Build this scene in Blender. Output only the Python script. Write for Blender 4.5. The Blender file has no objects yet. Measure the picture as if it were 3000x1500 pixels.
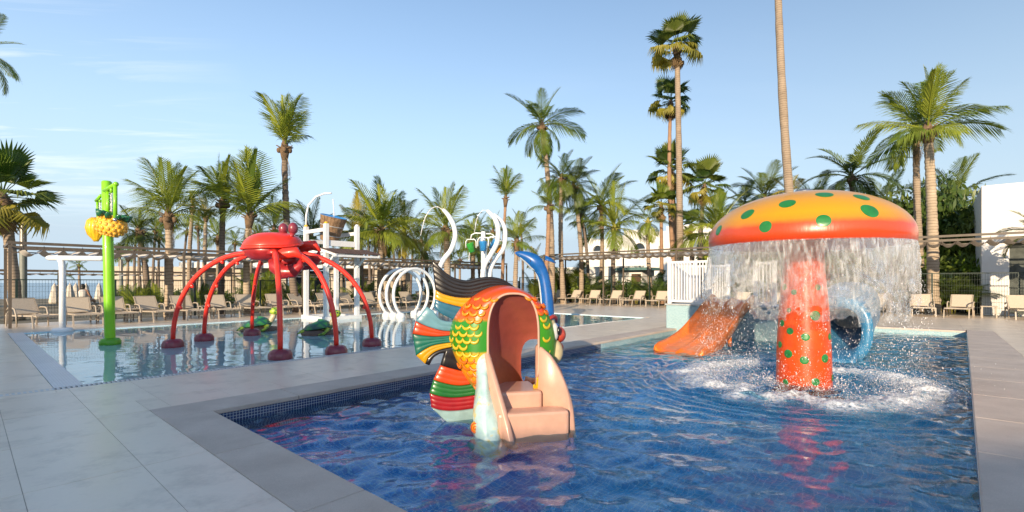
import bpy, math, random
import numpy as np
from mathutils import Vector, Matrix, Euler
random.seed(7); rng = np.random.default_rng(11)
SC = bpy.context.scene; COL = SC.collection
R = math.radians
# ------------------------------------------------------------------ camera
F = 1410.0; HY = 828.0; CH = 1.3          # focal length and horizon row of a 3000 px wide picture, eye height
cd = bpy.data.cameras.new('camera'); cam = bpy.data.objects.new('camera', cd); COL.objects.link(cam)
cam.location = (0, 0, CH); cam.rotation_euler = (R(90), 0, 0)
cd.sensor_width = 36; cd.lens = F/3000*36; cd.shift_y = (HY-750)/3000; cd.clip_end = 8000; cd.clip_start = .05
SC.camera = cam
SC.render.engine = 'CYCLES'
SC.cycles.use_denoising = True; SC.cycles.denoiser = 'OPENIMAGEDENOISE'
SC.cycles.max_bounces = 10; SC.cycles.transparent_max_bounces = 24; SC.cycles.transmission_bounces = 8
SC.cycles.caustics_refractive = True; SC.cycles.caustics_reflective = False
SC.cycles.sample_clamp_indirect = 6; SC.cycles.blur_glossy = .5
# ------------------------------------------------------------------ sky and sun
SUN_EL = 13.0; TR = (.30, .954)           # sun elevation; horizontal travel direction of its light
w = bpy.data.worlds.new('World'); SC.world = w; w.use_nodes = True
nt = w.node_tree; nt.nodes.clear()
def wn(t): return nt.nodes.new(t)
out = wn('ShaderNodeOutputWorld'); bg = wn('ShaderNodeBackground'); sky = wn('ShaderNodeTexSky')
sky.sky_type = 'NISHITA'; sky.sun_disc = False; sky.sun_elevation = R(SUN_EL)
sky.sun_rotation = math.atan2(TR[0], -TR[1]); sky.altitude = 0; sky.air_density = 1.0; sky.dust_density = .35; sky.ozone_density = 1.3
tc = wn('ShaderNodeTexCoord'); sep = wn('ShaderNodeSeparateXYZ'); nt.links.new(tc.outputs['Generated'], sep.inputs[0])
def wmath(op, a, b=None, clamp=False):
    n = wn('ShaderNodeMath'); n.operation = op; n.use_clamp = clamp
    for i, v in enumerate((a, b)):
        if v is None: continue
        if isinstance(v, (int, float)): n.inputs[i].default_value = v
        else: nt.links.new(v, n.inputs[i])
    return n.outputs[0]
# pale haze towards the horizon, then thin cirrus drawn on a high flat layer
hz = wmath('POWER', wmath('SUBTRACT', 1.0, wmath('ABSOLUTE', sep.outputs[2]), True), 3.0)
mixh = wn('ShaderNodeMix'); mixh.data_type = 'RGBA'; nt.links.new(wmath('MULTIPLY', hz, 1.3, True), mixh.inputs[0])
tint = wn('ShaderNodeMix'); tint.data_type = 'RGBA'; tint.blend_type = 'MULTIPLY'; tint.inputs[0].default_value = 1; nt.links.new(sky.outputs[0], tint.inputs[6]); tint.inputs[7].default_value = (.78, .83, .90, 1)
nt.links.new(tint.outputs[2], mixh.inputs[6]); mixh.inputs[7].default_value = (2.2, 2.72, 3.15, 1)
zz = wmath('MAXIMUM', sep.outputs[2], .03)
cx = wmath('DIVIDE', sep.outputs[0], zz); cy = wmath('DIVIDE', sep.outputs[1], zz)
cmb = wn('ShaderNodeCombineXYZ'); nt.links.new(cx, cmb.inputs[0]); nt.links.new(cy, cmb.inputs[1])
mp = wn('ShaderNodeMapping'); mp.inputs['Rotation'].default_value = (0, 0, R(24)); mp.inputs['Scale'].default_value = (.55, 1.7, 1); nt.links.new(cmb.outputs[0], mp.inputs[0])
n1 = wn('ShaderNodeTexNoise'); n1.inputs['Scale'].default_value = .9; n1.inputs['Detail'].default_value = 8; n1.inputs['Roughness'].default_value = .6; n1.inputs['Distortion'].default_value = .6
nt.links.new(mp.outputs[0], n1.inputs['Vector'])
n2 = wn('ShaderNodeTexNoise'); n2.inputs['Scale'].default_value = .30; n2.inputs['Detail'].default_value = 2; nt.links.new(cmb.outputs[0], n2.inputs['Vector'])
c1 = wmath('MULTIPLY', wmath('SUBTRACT', n1.outputs[0], .47), 4.6, True); c2 = wmath('MULTIPLY', wmath('SUBTRACT', n2.outputs[0], .46), 4.5, True)
west = wmath('MULTIPLY', wmath('ADD', wmath('MULTIPLY', sep.outputs[0], -3.2), -1.45), 1.0, True)   # the cirrus bank lies over the sea
cl = wmath('MULTIPLY', wmath('MULTIPLY', c1, wmath('ADD', wmath('MULTIPLY', west, .9), wmath('MULTIPLY', c2, .05))), 1.3)
cl = wmath('MULTIPLY', cl, wmath('MULTIPLY', wmath('SUBTRACT', sep.outputs[2], .07), 7.0, True))
mixc = wn('ShaderNodeMix'); mixc.data_type = 'RGBA'; nt.links.new(cl, mixc.inputs[0]); nt.links.new(mixh.outputs[2], mixc.inputs[6]); mixc.inputs[7].default_value = (4.3, 4.4, 4.5, 1)
nt.links.new(mixc.outputs[2], bg.inputs[0]); bg.inputs[1].default_value = .126
nt.links.new(bg.outputs[0], out.inputs[0])
sl = bpy.data.lights.new('sun', 'SUN'); sun = bpy.data.objects.new('sun', sl); COL.objects.link(sun)
sl.energy = 3.2; sl.angle = R(.6); sl.color = (1, .80, .56)
ce = math.cos(R(SUN_EL)); sun.rotation_euler = Vector((TR[0]*ce, TR[1]*ce, -math.sin(R(SUN_EL)))).to_track_quat('-Z', 'Y').to_euler()
sun.location = (-6, -20, 12)
SC.view_settings.view_transform = 'Standard'; SC.view_settings.look = 'None'; SC.view_settings.exposure = 1.18; SC.view_settings.gamma = 1
# ------------------------------------------------------------------ helpers: geometry of the site
UA = math.atan2(1410, 1240); UC, US = math.cos(UA), math.sin(UA)
def W(u, v, z=0): return Vector((UC*u-US*v, US*u+UC*v, z))            # pool-aligned site grid to world
def UV(x, y): return (UC*x+US*y, -US*x+UC*y)
def G(px, py, z=0):                                                    # photo pixel to a point on the level z
    Y = F*(CH-z)/(py-HY); return Vector(((px-1500)/F*Y, Y, z))
def D(px, py, Y): return Vector(((px-1500)/F*Y, Y, CH+(HY-py)/F*Y))    # photo pixel to a point Y metres away
S = 3000/2576
# ------------------------------------------------------------------ helpers: objects
def tag(o, label=None, cat=None, group=None, kind=None):
    if label: o['label'] = label
    if cat: o['category'] = cat
    if group: o['group'] = group
    if kind: o['kind'] = kind
    return o
def thing(name, label, cat, loc=(0, 0, 0), rz=0, group=None):
    o = bpy.data.objects.new(name, None); COL.objects.link(o); o.location = loc; o.rotation_euler = (0, 0, rz); o.empty_display_size = .1
    return tag(o, label, cat, group)
def copy_tree(o, parent=None):
    c = o.copy(); COL.objects.link(c)
    if parent: c.parent = parent
    for ch in list(o.children): copy_tree(ch, c)
    return c
class MB:
    def __init__(s): s.v = []; s.f = []
    def add(s, vs, fs):
        n = len(s.v); s.v += [tuple(p) for p in vs]; s.f += [tuple(i+n for i in f) for f in fs]; return s
    def box(s, c, d, rz=0):
        x, y, z = d[0]/2, d[1]/2, d[2]/2; cs, sn = math.cos(rz), math.sin(rz)
        P = [(c[0]+cs*a*x-sn*b*y, c[1]+sn*a*x+cs*b*y, c[2]+e*z) for e in (-1, 1) for a, b in ((-1, -1), (1, -1), (1, 1), (-1, 1))]
        return s.add(P, [(3, 2, 1, 0), (4, 5, 6, 7), (0, 1, 5, 4), (1, 2, 6, 5), (2, 3, 7, 6), (3, 0, 4, 7)])
    def rng(s, x0, x1, y0, y1, z0, z1): return s.box(((x0+x1)/2, (y0+y1)/2, (z0+z1)/2), (x1-x0, y1-y0, z1-z0))
    def bar(s, p, q, wd, h=None, up=(0, 0, 1)):
        p, q = Vector(p), Vector(q); h = h or wd; d = (q-p).normalized(); up = Vector(up)
        if abs(d.dot(up)) > .98: up = Vector((1, 0, 0))
        a = d.cross(up).normalized(); b = a.cross(d)
        P = [e+a*(i*wd/2)+b*(j*h/2) for e in (p, q) for i, j in ((-1, -1), (1, -1), (1, 1), (-1, 1))]
        return s.add(P, [(3, 2, 1, 0), (4, 5, 6, 7), (0, 1, 5, 4), (1, 2, 6, 5), (2, 3, 7, 6), (3, 0, 4, 7)])
    def loft(s, loops, cap0=True, cap1=True, closed=True):
        n = len(loops[0]); vs = [p for l in loops for p in l]; fs = []
        for i in range(len(loops)-1):
            for j in range(n if closed else n-1):
                k = (j+1) % n; fs.append((i*n+j, i*n+k, (i+1)*n+k, (i+1)*n+j))
        if cap0: fs.append(tuple(reversed(range(n))))
        if cap1: fs.append(tuple(range((len(loops)-1)*n, len(loops)*n)))
        return s.add(vs, fs)
    def tube(s, pts, rad, n=10, cap=True, flat=1.0):
        pts = [Vector(p) for p in pts]; rad = [rad]*len(pts) if isinstance(rad, (int, float)) else rad
        t0 = (pts[1]-pts[0]).normalized(); a = t0.orthogonal().normalized(); loops = []
        for i, p in enumerate(pts):
            t = (pts[min(i+1, len(pts)-1)]-pts[max(i-1, 0)]).normalized()
            a = (a-t*a.dot(t)).normalized(); b = t.cross(a)
            loops.append([p+(a*math.cos(2*math.pi*k/n)+b*math.sin(2*math.pi*k/n)*flat)*rad[i] for k in range(n)])
        return s.loft(loops, cap, cap)
    def lathe(s, prof, n=24, c=(0, 0, 0), ph=0, fn=None):
        loops = []
        for r, z in prof:
            l = []
            for k in range(n):
                t = 2*math.pi*k/n+ph; rr = r*(fn(t, z) if fn else 1); l.append((c[0]+rr*math.cos(t), c[1]+rr*math.sin(t), c[2]+z))
            loops.append(l)
        return s.loft(loops, prof[0][0] > 1e-5, prof[-1][0] > 1e-5)
    def ell(s, c, r, nu=16, nv=10, M=None):
        c = Vector(c); loops = []
        for i in range(nv+1):
            ph = -math.pi/2+math.pi*i/nv; ph = max(-1.566, min(1.566, ph)); l = []
            for k in range(nu):
                t = 2*math.pi*k/nu; p = Vector((r[0]*math.cos(ph)*math.cos(t), r[1]*math.cos(ph)*math.sin(t), r[2]*math.sin(ph)))
                l.append(c+(M @ p if M else p))
            loops.append(l)
        return s.loft(loops)
    def grid(s, fn, nu, nv):
        vs = [fn(i/nu, j/nv) for j in range(nv+1) for i in range(nu+1)]; k = nu+1
        return s.add(vs, [(j*k+i, j*k+i+1, (j+1)*k+i+1, (j+1)*k+i) for j in range(nv) for i in range(nu)])
    def mesh(s, name, smooth=True):
        m = bpy.data.meshes.new(name); m.from_pydata(s.v, [], s.f); m.update()
        if smooth: m.polygons.foreach_set('use_smooth', [True]*len(m.polygons))
        return m
    def build(s, name, mat, parent=None, smooth=True, bevel=0, loc=None, rot=None, edge=None):
        m = s.mesh(name, smooth); o = bpy.data.objects.new(name, m); COL.objects.link(o)
        if mat: m.materials.append(mat)
        if parent: o.parent = parent
        if loc is not None: o.location = loc
        if rot is not None: o.rotation_euler = rot
        if smooth and edge: m.set_sharp_from_angle(angle=R(edge))
        if bevel:
            b = o.modifiers.new('bevel', 'BEVEL'); b.width = bevel; b.segments = 2; b.limit_method = 'ANGLE'
        return o
def inst(name, me, parent, loc=(0, 0, 0), rot=(0, 0, 0), sc=(1, 1, 1)):
    o = bpy.data.objects.new(name, me); COL.objects.link(o); o.location = loc; o.rotation_euler = rot; o.scale = sc
    if parent: o.parent = parent
    return o
def catmull(pts, n, closed=False):
    P = [Vector(p) for p in pts]; m = len(P); res = []
    segs = m if closed else m-1
    for k in range(n if closed else n+1):
        t = k/n*segs; i = min(int(t), segs-1); f = t-i
        g = (lambda q: P[q % m]) if closed else (lambda q: P[max(0, min(m-1, q))])
        a, b, c, d = g(i-1), g(i), g(i+1), g(i+2)
        res.append(.5*((2*b)+(c-a)*f+(2*a-5*b+4*c-d)*f*f+(3*b-a-3*c+d)*f**3))
    return res
# ------------------------------------------------------------------ materials
MATS = {}
def new_mat(name):
    m = bpy.data.materials.new(name); m.use_nodes = True; t = m.node_tree
    return m, t, t.nodes['Principled BSDF']
def link(t, a, b): t.links.new(a, b)
def mathn(t, op, a, b=None, c=None, clamp=False):
    n = t.nodes.new('ShaderNodeMath'); n.operation = op; n.use_clamp = clamp
    for i, v in enumerate((a, b, c)):
        if v is None: continue
        if isinstance(v, (int, float)): n.inputs[i].default_value = v
        else: link(t, v, n.inputs[i])
    return n.outputs[0]
def noise(t, vec, scale, detail=4, rough=.55, dist=0):
    n = t.nodes.new('ShaderNodeTexNoise'); n.inputs['Scale'].default_value = scale; n.inputs['Detail'].default_value = detail
    n.inputs['Roughness'].default_value = rough; n.inputs['Distortion'].default_value = dist; link(t, vec, n.inputs['Vector']); return n.outputs[0]
def ramp(t, fac, stops, interp='LINEAR'):
    n = t.nodes.new('ShaderNodeValToRGB'); cr = n.color_ramp; cr.interpolation = interp
    while len(cr.elements) < len(stops): cr.elements.new(.5)
    for e, (p, c) in zip(cr.elements, stops): e.position = p; e.color = (*c[:3], 1)
    link(t, fac, n.inputs[0]); return n.outputs[0]
def mixc_(t, fac, a, b, mode='MIX'):
    n = t.nodes.new('ShaderNodeMix'); n.data_type = 'RGBA'; n.blend_type = mode
    for i, v in ((0, fac), (6, a), (7, b)):
        if isinstance(v, (int, float)): n.inputs[i].default_value = v
        elif isinstance(v, tuple): n.inputs[i].default_value = (*v[:3], 1)
        else: link(t, v, n.inputs[i])
    return n.outputs[2]
def bumpn(t, h, strength, dist=.01):
    n = t.nodes.new('ShaderNodeBump'); n.inputs['Strength'].default_value = strength; n.inputs['Distance'].default_value = dist; link(t, h, n.inputs['Height']); return n.outputs[0]
def objc(t):
    return t.nodes.new('ShaderNodeTexCoord').outputs['Object']
def M(name, col, rough=.5, var=.12, scale=5, bump=0, bscale=60, coat=0, metal=0, rvar=.15, col2=None):
    if name in MATS: return MATS[name]
    m, t, p = new_mat(name); o = objc(t)
    n = noise(t, o, scale, 5, .6)
    dark = col2 or tuple(c*(1-var*1.8) for c in col)
    c = ramp(t, n, [(.3, dark), (.62, col)])
    link(t, c, p.inputs['Base Color'])
    n2 = noise(t, o, scale*3.1, 3)
    link(t, mathn(t, 'MULTIPLY_ADD', n2, rvar, rough-rvar/2), p.inputs['Roughness'])
    p.inputs['Metallic'].default_value = metal
    if coat: p.inputs['Coat Weight'].default_value = coat; p.inputs['Coat Roughness'].default_value = .08
    if bump: link(t, bumpn(t, noise(t, o, bscale, 4), bump, .01), p.inputs['Normal'])
    MATS[name] = m; return m
def paint(name, col, var=.15): return M(name, col, .36, var, 7, .06, 25, .18)
WHITE = M('white_paint', (.74, .75, .76), .4, .06, 4, .04, 30)
PIPE_WHITE = M('white_gloss_pipe', (.76, .78, .79), .3, .05, 4, .03, 20, .3)
STUCCO = M('white_stucco', (.74, .72, .69), .85, .06, 1.5, .25, 40)
TAUPE = M('taupe_frame', (.42, .36, .29), .45, .1, 8)
SLING = M('taupe_sling', (.52, .445, .355), .8, .08, 30, .15, 220)
BRONZE = M('bronze_metal', (.115, .09, .065), .5, .12, 5)
CANVAS = M('shade_canvas', (.62, .57, .51), .9, .10, 4, .1, 90)
FENCEG = M('dark_green_steel', (.012, .030, .024), .45, .1, 5)
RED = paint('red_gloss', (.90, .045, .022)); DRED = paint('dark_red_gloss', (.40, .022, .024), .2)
MAROON = paint('maroon_gloss', (.24, .035, .055))
GREENP = paint('lime_green_gloss', (.23, .60, .012), .05); GREEND = paint('deep_lime_gloss', (.10, .36, .006), .12)
BLUEP = paint('blue_gloss', (.006, .10, .36), .15)
ORANGE = paint('orange_gloss', (.86, .19, .005)); BLUESL = paint('slide_blue', (.035, .19, .36), .12)
def leafmat(name, c1, c2, tr=.35):
    m, t, p = new_mat(name); o = objc(t); oi = t.nodes.new('ShaderNodeObjectInfo')
    n = noise(t, o, 3.5, 3)
    f = mathn(t, 'ADD', mathn(t, 'MULTIPLY', n, .6), mathn(t, 'MULTIPLY', oi.outputs['Random'], .55))
    c = ramp(t, f, [(.25, c1), (.8, c2)])
    link(t, c, p.inputs['Base Color']); p.inputs['Roughness'].default_value = .42
    tl = t.nodes.new('ShaderNodeBsdfTranslucent'); link(t, c, tl.inputs['Color'])
    mx = t.nodes.new('ShaderNodeMixShader'); mx.inputs[0].default_value = tr
    link(t, p.outputs[0], mx.inputs[1]); link(t, tl.outputs[0], mx.inputs[2]); link(t, mx.outputs[0], t.nodes['Material Output'].inputs[0])
    return m
LEAF = leafmat('coconut_leaf', (.11, .19, .024), (.36, .41, .05), .45); LEAFY = leafmat('yellowing_leaf', (.19, .20, .022), (.42, .35, .05), .42)
LEAFF = leafmat('fan_leaf', (.05, .11, .024), (.18, .22, .04), .4); LEAFD = leafmat('dark_leaf', (.04, .085, .018), (.17, .22, .035), .42)
LEAFB = leafmat('bright_leaf', (.05, .11, .012), (.18, .24, .03))
DEAD = leafmat('dead_frond', (.16, .10, .05), (.36, .25, .13), .2)
def trunkmat(name, c1, c2, rings=9.0):
    m, t, p = new_mat(name); o = objc(t); s = t.nodes.new('ShaderNodeSeparateXYZ'); link(t, o, s.inputs[0])
    n = noise(t, o, 3, 4); z = mathn(t, 'ADD', mathn(t, 'MULTIPLY', s.outputs[2], rings), mathn(t, 'MULTIPLY', n, 1.1))
    fr = mathn(t, 'FRACT', z); n3 = noise(t, o, 30, 3)
    f = mathn(t, 'ADD', mathn(t, 'MULTIPLY', n, .55), mathn(t, 'ADD', mathn(t, 'MULTIPLY', mathn(t, 'GREATER_THAN', fr, .2), .32), mathn(t, 'MULTIPLY', n3, .15)))
    link(t, ramp(t, f, [(.25, c1), (.85, c2)]), p.inputs['Base Color']); p.inputs['Roughness'].default_value = .9
    link(t, bumpn(t, fr, .5, .02), p.inputs['Normal']); return m
TRUNK = trunkmat('palm_bark', (.12, .09, .065), (.40, .31, .225)); TRUNKR = trunkmat('reddish_palm_bark', (.16, .085, .05), (.42, .26, .16), 12)
TRUNKL = trunkmat('pale_ringed_bark', (.17, .125, .085), (.50, .40, .29), 8); TRUNKD = trunkmat('grey_palm_bark', (.075, .06, .05), (.25, .19, .145), 9)
def tilemat(name, c1, c2, mortar, size, plane='xy', msize=.055, rough=.25, lit_blend=None):
    m, t, p = new_mat(name); o = objc(t); s = t.nodes.new('ShaderNodeSeparateXYZ'); link(t, o, s.inputs[0])
    cb = t.nodes.new('ShaderNodeCombineXYZ')
    if plane == 'xy': link(t, s.outputs[0], cb.inputs[0]); link(t, s.outputs[1], cb.inputs[1])
    else: link(t, mathn(t, 'ADD', s.outputs[0], s.outputs[1]), cb.inputs[0]); link(t, s.outputs[2], cb.inputs[1])
    b = t.nodes.new('ShaderNodeTexBrick'); b.offset = 0; b.squash = 1; link(t, cb.outputs[0], b.inputs['Vector'])
    b.inputs['Scale'].default_value = 1; b.inputs['Brick Width'].default_value = size; b.inputs['Row Height'].default_value = size
    b.inputs['Mortar Size'].default_value = size*msize; b.inputs['Mortar Smooth'].default_value = .2; b.inputs['Bias'].default_value = 0
    b.inputs['Color1'].default_value = (*c1, 1); b.inputs['Color2'].default_value = (*c2, 1); b.inputs['Mortar'].default_value = (*mortar, 1)
    base = b.outputs[0]
    if lit_blend:                                   # second, lighter blue paints the sunlit side of the basin into the tiles
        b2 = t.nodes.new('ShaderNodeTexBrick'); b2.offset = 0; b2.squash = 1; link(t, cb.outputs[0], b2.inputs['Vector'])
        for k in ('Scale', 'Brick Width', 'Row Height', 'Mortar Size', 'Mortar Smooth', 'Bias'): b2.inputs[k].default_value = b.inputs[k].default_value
        b2.inputs['Color1'].default_value = (*lit_blend[0], 1); b2.inputs['Color2'].default_value = (*lit_blend[1], 1); b2.inputs['Mortar'].default_value = (*mortar, 1)
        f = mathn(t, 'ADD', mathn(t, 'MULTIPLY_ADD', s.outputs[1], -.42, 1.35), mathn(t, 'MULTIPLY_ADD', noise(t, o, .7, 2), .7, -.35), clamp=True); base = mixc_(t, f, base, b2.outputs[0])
    n = noise(t, o, .8, 3); c = mixc_(t, 1, base, ramp(t, n, [(.3, (.8, .8, .8)), (.7, (1, 1, 1))]), 'MULTIPLY')
    link(t, c, p.inputs['Base Color']); p.inputs['Roughness'].default_value = rough
    link(t, bumpn(t, b.outputs['Fac'], .25, -.003), p.inputs['Normal']); return m
# ------------------------------------------------------------------ setting: ground, sea, deck, pools
def struct(mb, name, mat, label=None, smooth=False, site=True, bevel=0):
    o = mb.build(name, mat, None, smooth, bevel, rot=(0, 0, UA) if site else None)
    return tag(o, label or None, None, None, 'structure')
def rect_minus(r, holes):
    holes = [h for h in holes if h[0] < r[1] and h[1] > r[0] and h[2] < r[3] and h[3] > r[2]]
    xs = sorted({r[0], r[1]} | {h[i] for h in holes for i in (0, 1) if r[0] < h[i] < r[1]})
    ys = sorted({r[2], r[3]} | {h[i] for h in holes for i in (2, 3) if r[2] < h[i] < r[3]})
    res = []
    for a, b in zip(xs, xs[1:]):
        for c, d in zip(ys, ys[1:]):
            mx, my = (a+b)/2, (c+d)/2
            if not any(h[0] < mx < h[1] and h[2] < my < h[3] for h in holes): res.append((a, b, c, d))
    return res
POOL = (1.66, 17.7, -.66, 5.5); COPE = (1.24, 18.14, -1.17, 6.02)
def VR(u): return -.20-.031*(u-3.85)      # the right-hand edge runs very slightly out of square
SPL = (1.0, 16.7, 8.15, 17.7); SPLO = (.72, 16.86, 8.0, 17.86)
WZ = -.15
# far ground and sea
m, t, p = new_mat('sand_and_soil'); o_ = objc(t)
link(t, ramp(t, noise(t, o_, .35, 6), [(.35, (.10, .085, .05)), (.6, (.30, .25, .17))]), p.inputs['Base Color']); p.inputs['Roughness'].default_value = .95
GROUND = m
gp = MB()
for r_ in rect_minus((-4000, 4000, -4000, 4000), [(POOL[0]-.2, POOL[1]+.2, POOL[2]-.2, POOL[3]+.2), (SPL[0]-.05, SPL[1]+.05, SPL[2]-.05, SPL[3]+.05)]):
    gp.add([(r_[0], r_[2], -.075), (r_[1], r_[2], -.075), (r_[1], r_[3], -.075), (r_[0], r_[3], -.075)], [(0, 1, 2, 3)])
struct(gp, 'ground', GROUND)
m, t, p = new_mat('sea_water'); o_ = objc(t)
p.inputs['Base Color'].default_value = (.05, .16, .26, 1); p.inputs['Roughness'].default_value = .22
link(t, bumpn(t, noise(t, o_, .6, 5), .35, .3), p.inputs['Normal'])
sea = MB(); sea.add([(-60, 34, -.07), (-24, 47, -.07), (4, 72, -.07), (30, 130, -.07), (300, 3900, -.07), (-3900, 3900, -.07), (-3900, -100, -.07), (-200, 10, -.07)], [tuple(range(8))])
tag(sea.build('sea', m, None, False), None, None, None, 'structure')
# deck: grout bed with large porcelain tiles laid on it
GROUT = M('deck_grout', (.50, .45, .395), .9, .15, 8)
DK = (-12, 26.3, -9, 21.9)
bed = MB()
for r_ in rect_minus(DK, [COPE, SPLO]):
    bed.add([(r_[0], r_[2], -.0035), (r_[1], r_[2], -.0035), (r_[1], r_[3], -.0035), (r_[0], r_[3], -.0035)], [(0, 1, 2, 3)])
deck = struct(bed, 'pool_deck', GROUT)
m, t, p = new_mat('deck_tile'); o_ = objc(t); oi = t.nodes.new('ShaderNodeObjectInfo')
geo = t.nodes.new('ShaderNodeNewGeometry')
nA = noise(t, geo.outputs['Position'], 1.1, 6, .65); nB = noise(t, geo.outputs['Position'], 26, 3)
f_ = mathn(t, 'ADD', mathn(t, 'ADD', mathn(t, 'MULTIPLY', nA, .65), mathn(t, 'MULTIPLY', nB, .18)), mathn(t, 'MULTIPLY', oi.outputs['Random'], .22))
stn = ramp(t, noise(t, geo.outputs['Position'], 2.6, 9, .7), [(.34, (.80, .79, .78)), (.50, (1, 1, 1))])
link(t, mixc_(t, 1, ramp(t, f_, [(.28, (.70, .59, .475)), (.75, (.84, .725, .59))]), stn, 'MULTIPLY'), p.inputs['Base Color'])
link(t, mathn(t, 'MULTIPLY_ADD', nA, .30, .18), p.inputs['Roughness']); link(t, bumpn(t, nB, .06, .004), p.inputs['Normal'])
DTILE = m
rows = []
du, dv, gap = .6, 1.2, .0018
for i in range(int((DK[0]-.236)/du)-1, int((DK[1]-.236)/du)+1):
    for j in range(int((DK[2]-4.22)/dv)-1, int((DK[3]-4.22)/dv)+1):
        r0 = (max(DK[0], .236+i*du), min(DK[1], .236+i*du+du), max(DK[2], 4.22+j*dv), min(DK[3], 4.22+j*dv+dv))
        if r0[1]-r0[0] < .05 or r0[3]-r0[2] < .05: continue
        for r_ in rect_minus(r0, [COPE, SPLO]):
            if r_[1]-r_[0] > .02 and r_[3]-r_[2] > .02:
                c = W((r_[0]+r_[1])/2, (r_[2]+r_[3])/2)
                vis = c.y > .9 and abs(c.x) < 1.12*c.y+.8
                rows.append((0 if vis else 1, c.length, r_))
rows.sort(key=lambda q: q[:2])
tcache = {}
def tile_mesh(w_, h_):
    k = (round(w_, 3), round(h_, 3))
    if k not in tcache:
        b = MB(); b.box((0, 0, 0), (w_-2*gap, h_-2*gap, .008)); me = b.mesh('tile', False); me.materials.append(DTILE); tcache[k] = me
    return tcache[k]
rest = MB()
for n_, (vv, dist, r_) in enumerate(rows):
    cu, cv, w_, h_ = (r_[0]+r_[1])/2, (r_[2]+r_[3])/2, r_[1]-r_[0], r_[3]-r_[2]
    if n_ < 285: inst('tile', tile_mesh(w_, h_), deck, (cu, cv, -.004+random.uniform(-.0006, .0006)), (random.uniform(-.0007, .0007), random.uniform(-.0004, .0004), 0))
    else: rest.box((cu, cv, -.004), (w_-2*gap, h_-2*gap, .008))
tag(rest.build('tile_field', DTILE, deck, False), None, None, None, 'stuff')
# coping stones
m, t, p = new_mat('coping_stone'); o_ = objc(t); geo = t.nodes.new('ShaderNodeNewGeometry')
nA = noise(t, geo.outputs['Position'], 2.2, 5); nB = noise(t, geo.outputs['Position'], 160, 2)
link(t, ramp(t, mathn(t, 'ADD', mathn(t, 'MULTIPLY', nA, .6), mathn(t, 'MULTIPLY', nB, .4)), [(.3, (.44, .355, .29)), (.7, (.66, .555, .465))]), p.inputs['Base Color'])
p.inputs['Roughness'].default_value = .75; link(t, bumpn(t, nB, .35, .004), p.inputs['Normal'])
COPING = m
cope = MB(); 
for r_ in rect_minus((COPE[0], COPE[1], COPE[2], COPE[3]), [(POOL[0], POOL[1], POOL[2], POOL[3])]):
    cope.rng(r_[0]+.012, r_[1]-.012, r_[2]+.012, r_[3]-.012, -.07, -.045)
cope_o = struct(cope, 'pool_coping', GROUT)
def stones(u0, u1, v0, v1, along, n):
    for k in range(n):
        b = MB()
        if along == 'u': L = (u1-u0)/n; b.rng(u0+k*L+.002, u0+(k+1)*L-.002, v0, v1, -.045, .004)
        else: L = (v1-v0)/n; b.rng(u0, u1, v0+k*L+.002, v0+(k+1)*L-.002, -.045, .004)
        b.build('coping_stone', COPING, cope_o, False, .008)
stones(COPE[0], COPE[1], POOL[3]+.001, COPE[3]-.003, 'u', 13); 
for k in range(13):
    L = (COPE[1]-COPE[0])/13; ua, ub = COPE[0]+k*L+.002, COPE[0]+(k+1)*L-.002; b = MB(); lo = [(ua, COPE[2]+.003), (ub, COPE[2]+.003), (ub, VR(ub)-.001), (ua, VR(ua)-.001)]
    b.add([(*q, z) for z in (-.045, .004) for q in lo], [(3, 2, 1, 0), (4, 5, 6, 7), (0, 1, 5, 4), (1, 2, 6, 5), (2, 3, 7, 6), (3, 0, 4, 7)]); b.build('coping_stone', COPING, cope_o, False, .008)

stones(COPE[0]+.003, POOL[0]-.001, VR(POOL[0])+.001, POOL[3], 'v', 4); stones(POOL[1]+.001, COPE[1]-.003, VR(POOL[1])+.016, POOL[3], 'v', 4)
# main pool basin: navy mosaic in the near part, sea-blue in the far part
NAVY = tilemat('navy_mosaic_floor', (.004, .18, .60), (.018, .31, .80), (.46, .72, .90), .05, lit_blend=((.008, .37, .68), (.04, .50, .82)))  # the lighter pair of blues imitates sunlight on the right-hand floor
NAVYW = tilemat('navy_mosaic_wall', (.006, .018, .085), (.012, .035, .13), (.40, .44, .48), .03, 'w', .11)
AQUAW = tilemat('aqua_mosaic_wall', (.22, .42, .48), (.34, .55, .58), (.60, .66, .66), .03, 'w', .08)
AQUAF = tilemat('aqua_mosaic_floor', (.03, .42, .66), (.08, .54, .80), (.50, .76, .88), .05)
FZ = -.62; US_ = 9.2
def quad(mb, a, b, c, d): mb.add([a, b, c, d], [(0, 1, 2, 3)])
u0, u1, v0, v1 = POOL
basin = thing('pool_basin', None, None, (0, 0, 0), UA); basin['kind'] = 'structure'
va, vm, vb = VR(u0), VR(US_), VR(u1)
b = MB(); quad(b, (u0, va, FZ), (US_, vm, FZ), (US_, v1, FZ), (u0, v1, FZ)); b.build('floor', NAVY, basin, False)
b = MB(); quad(b, (US_, vm, FZ), (u1, vb, FZ), (u1, v1, FZ), (US_, v1, FZ)); b.build('floor', AQUAF, basin, False)
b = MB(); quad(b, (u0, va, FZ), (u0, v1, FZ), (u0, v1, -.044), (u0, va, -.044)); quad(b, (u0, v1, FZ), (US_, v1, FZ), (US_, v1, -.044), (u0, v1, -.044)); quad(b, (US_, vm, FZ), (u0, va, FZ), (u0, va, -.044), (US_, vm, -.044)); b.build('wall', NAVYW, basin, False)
b = MB(); quad(b, (u1, v1, FZ), (u1, vb, FZ), (u1, vb, -.044), (u1, v1, -.044)); quad(b, (US_, v1, FZ), (u1, v1, FZ), (u1, v1, -.044), (US_, v1, -.044)); quad(b, (u1, vb, FZ), (US_, vm, FZ), (US_, vm, -.044), (u1, vb, -.044)); b.build('wall', AQUAW, basin, False)
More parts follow.
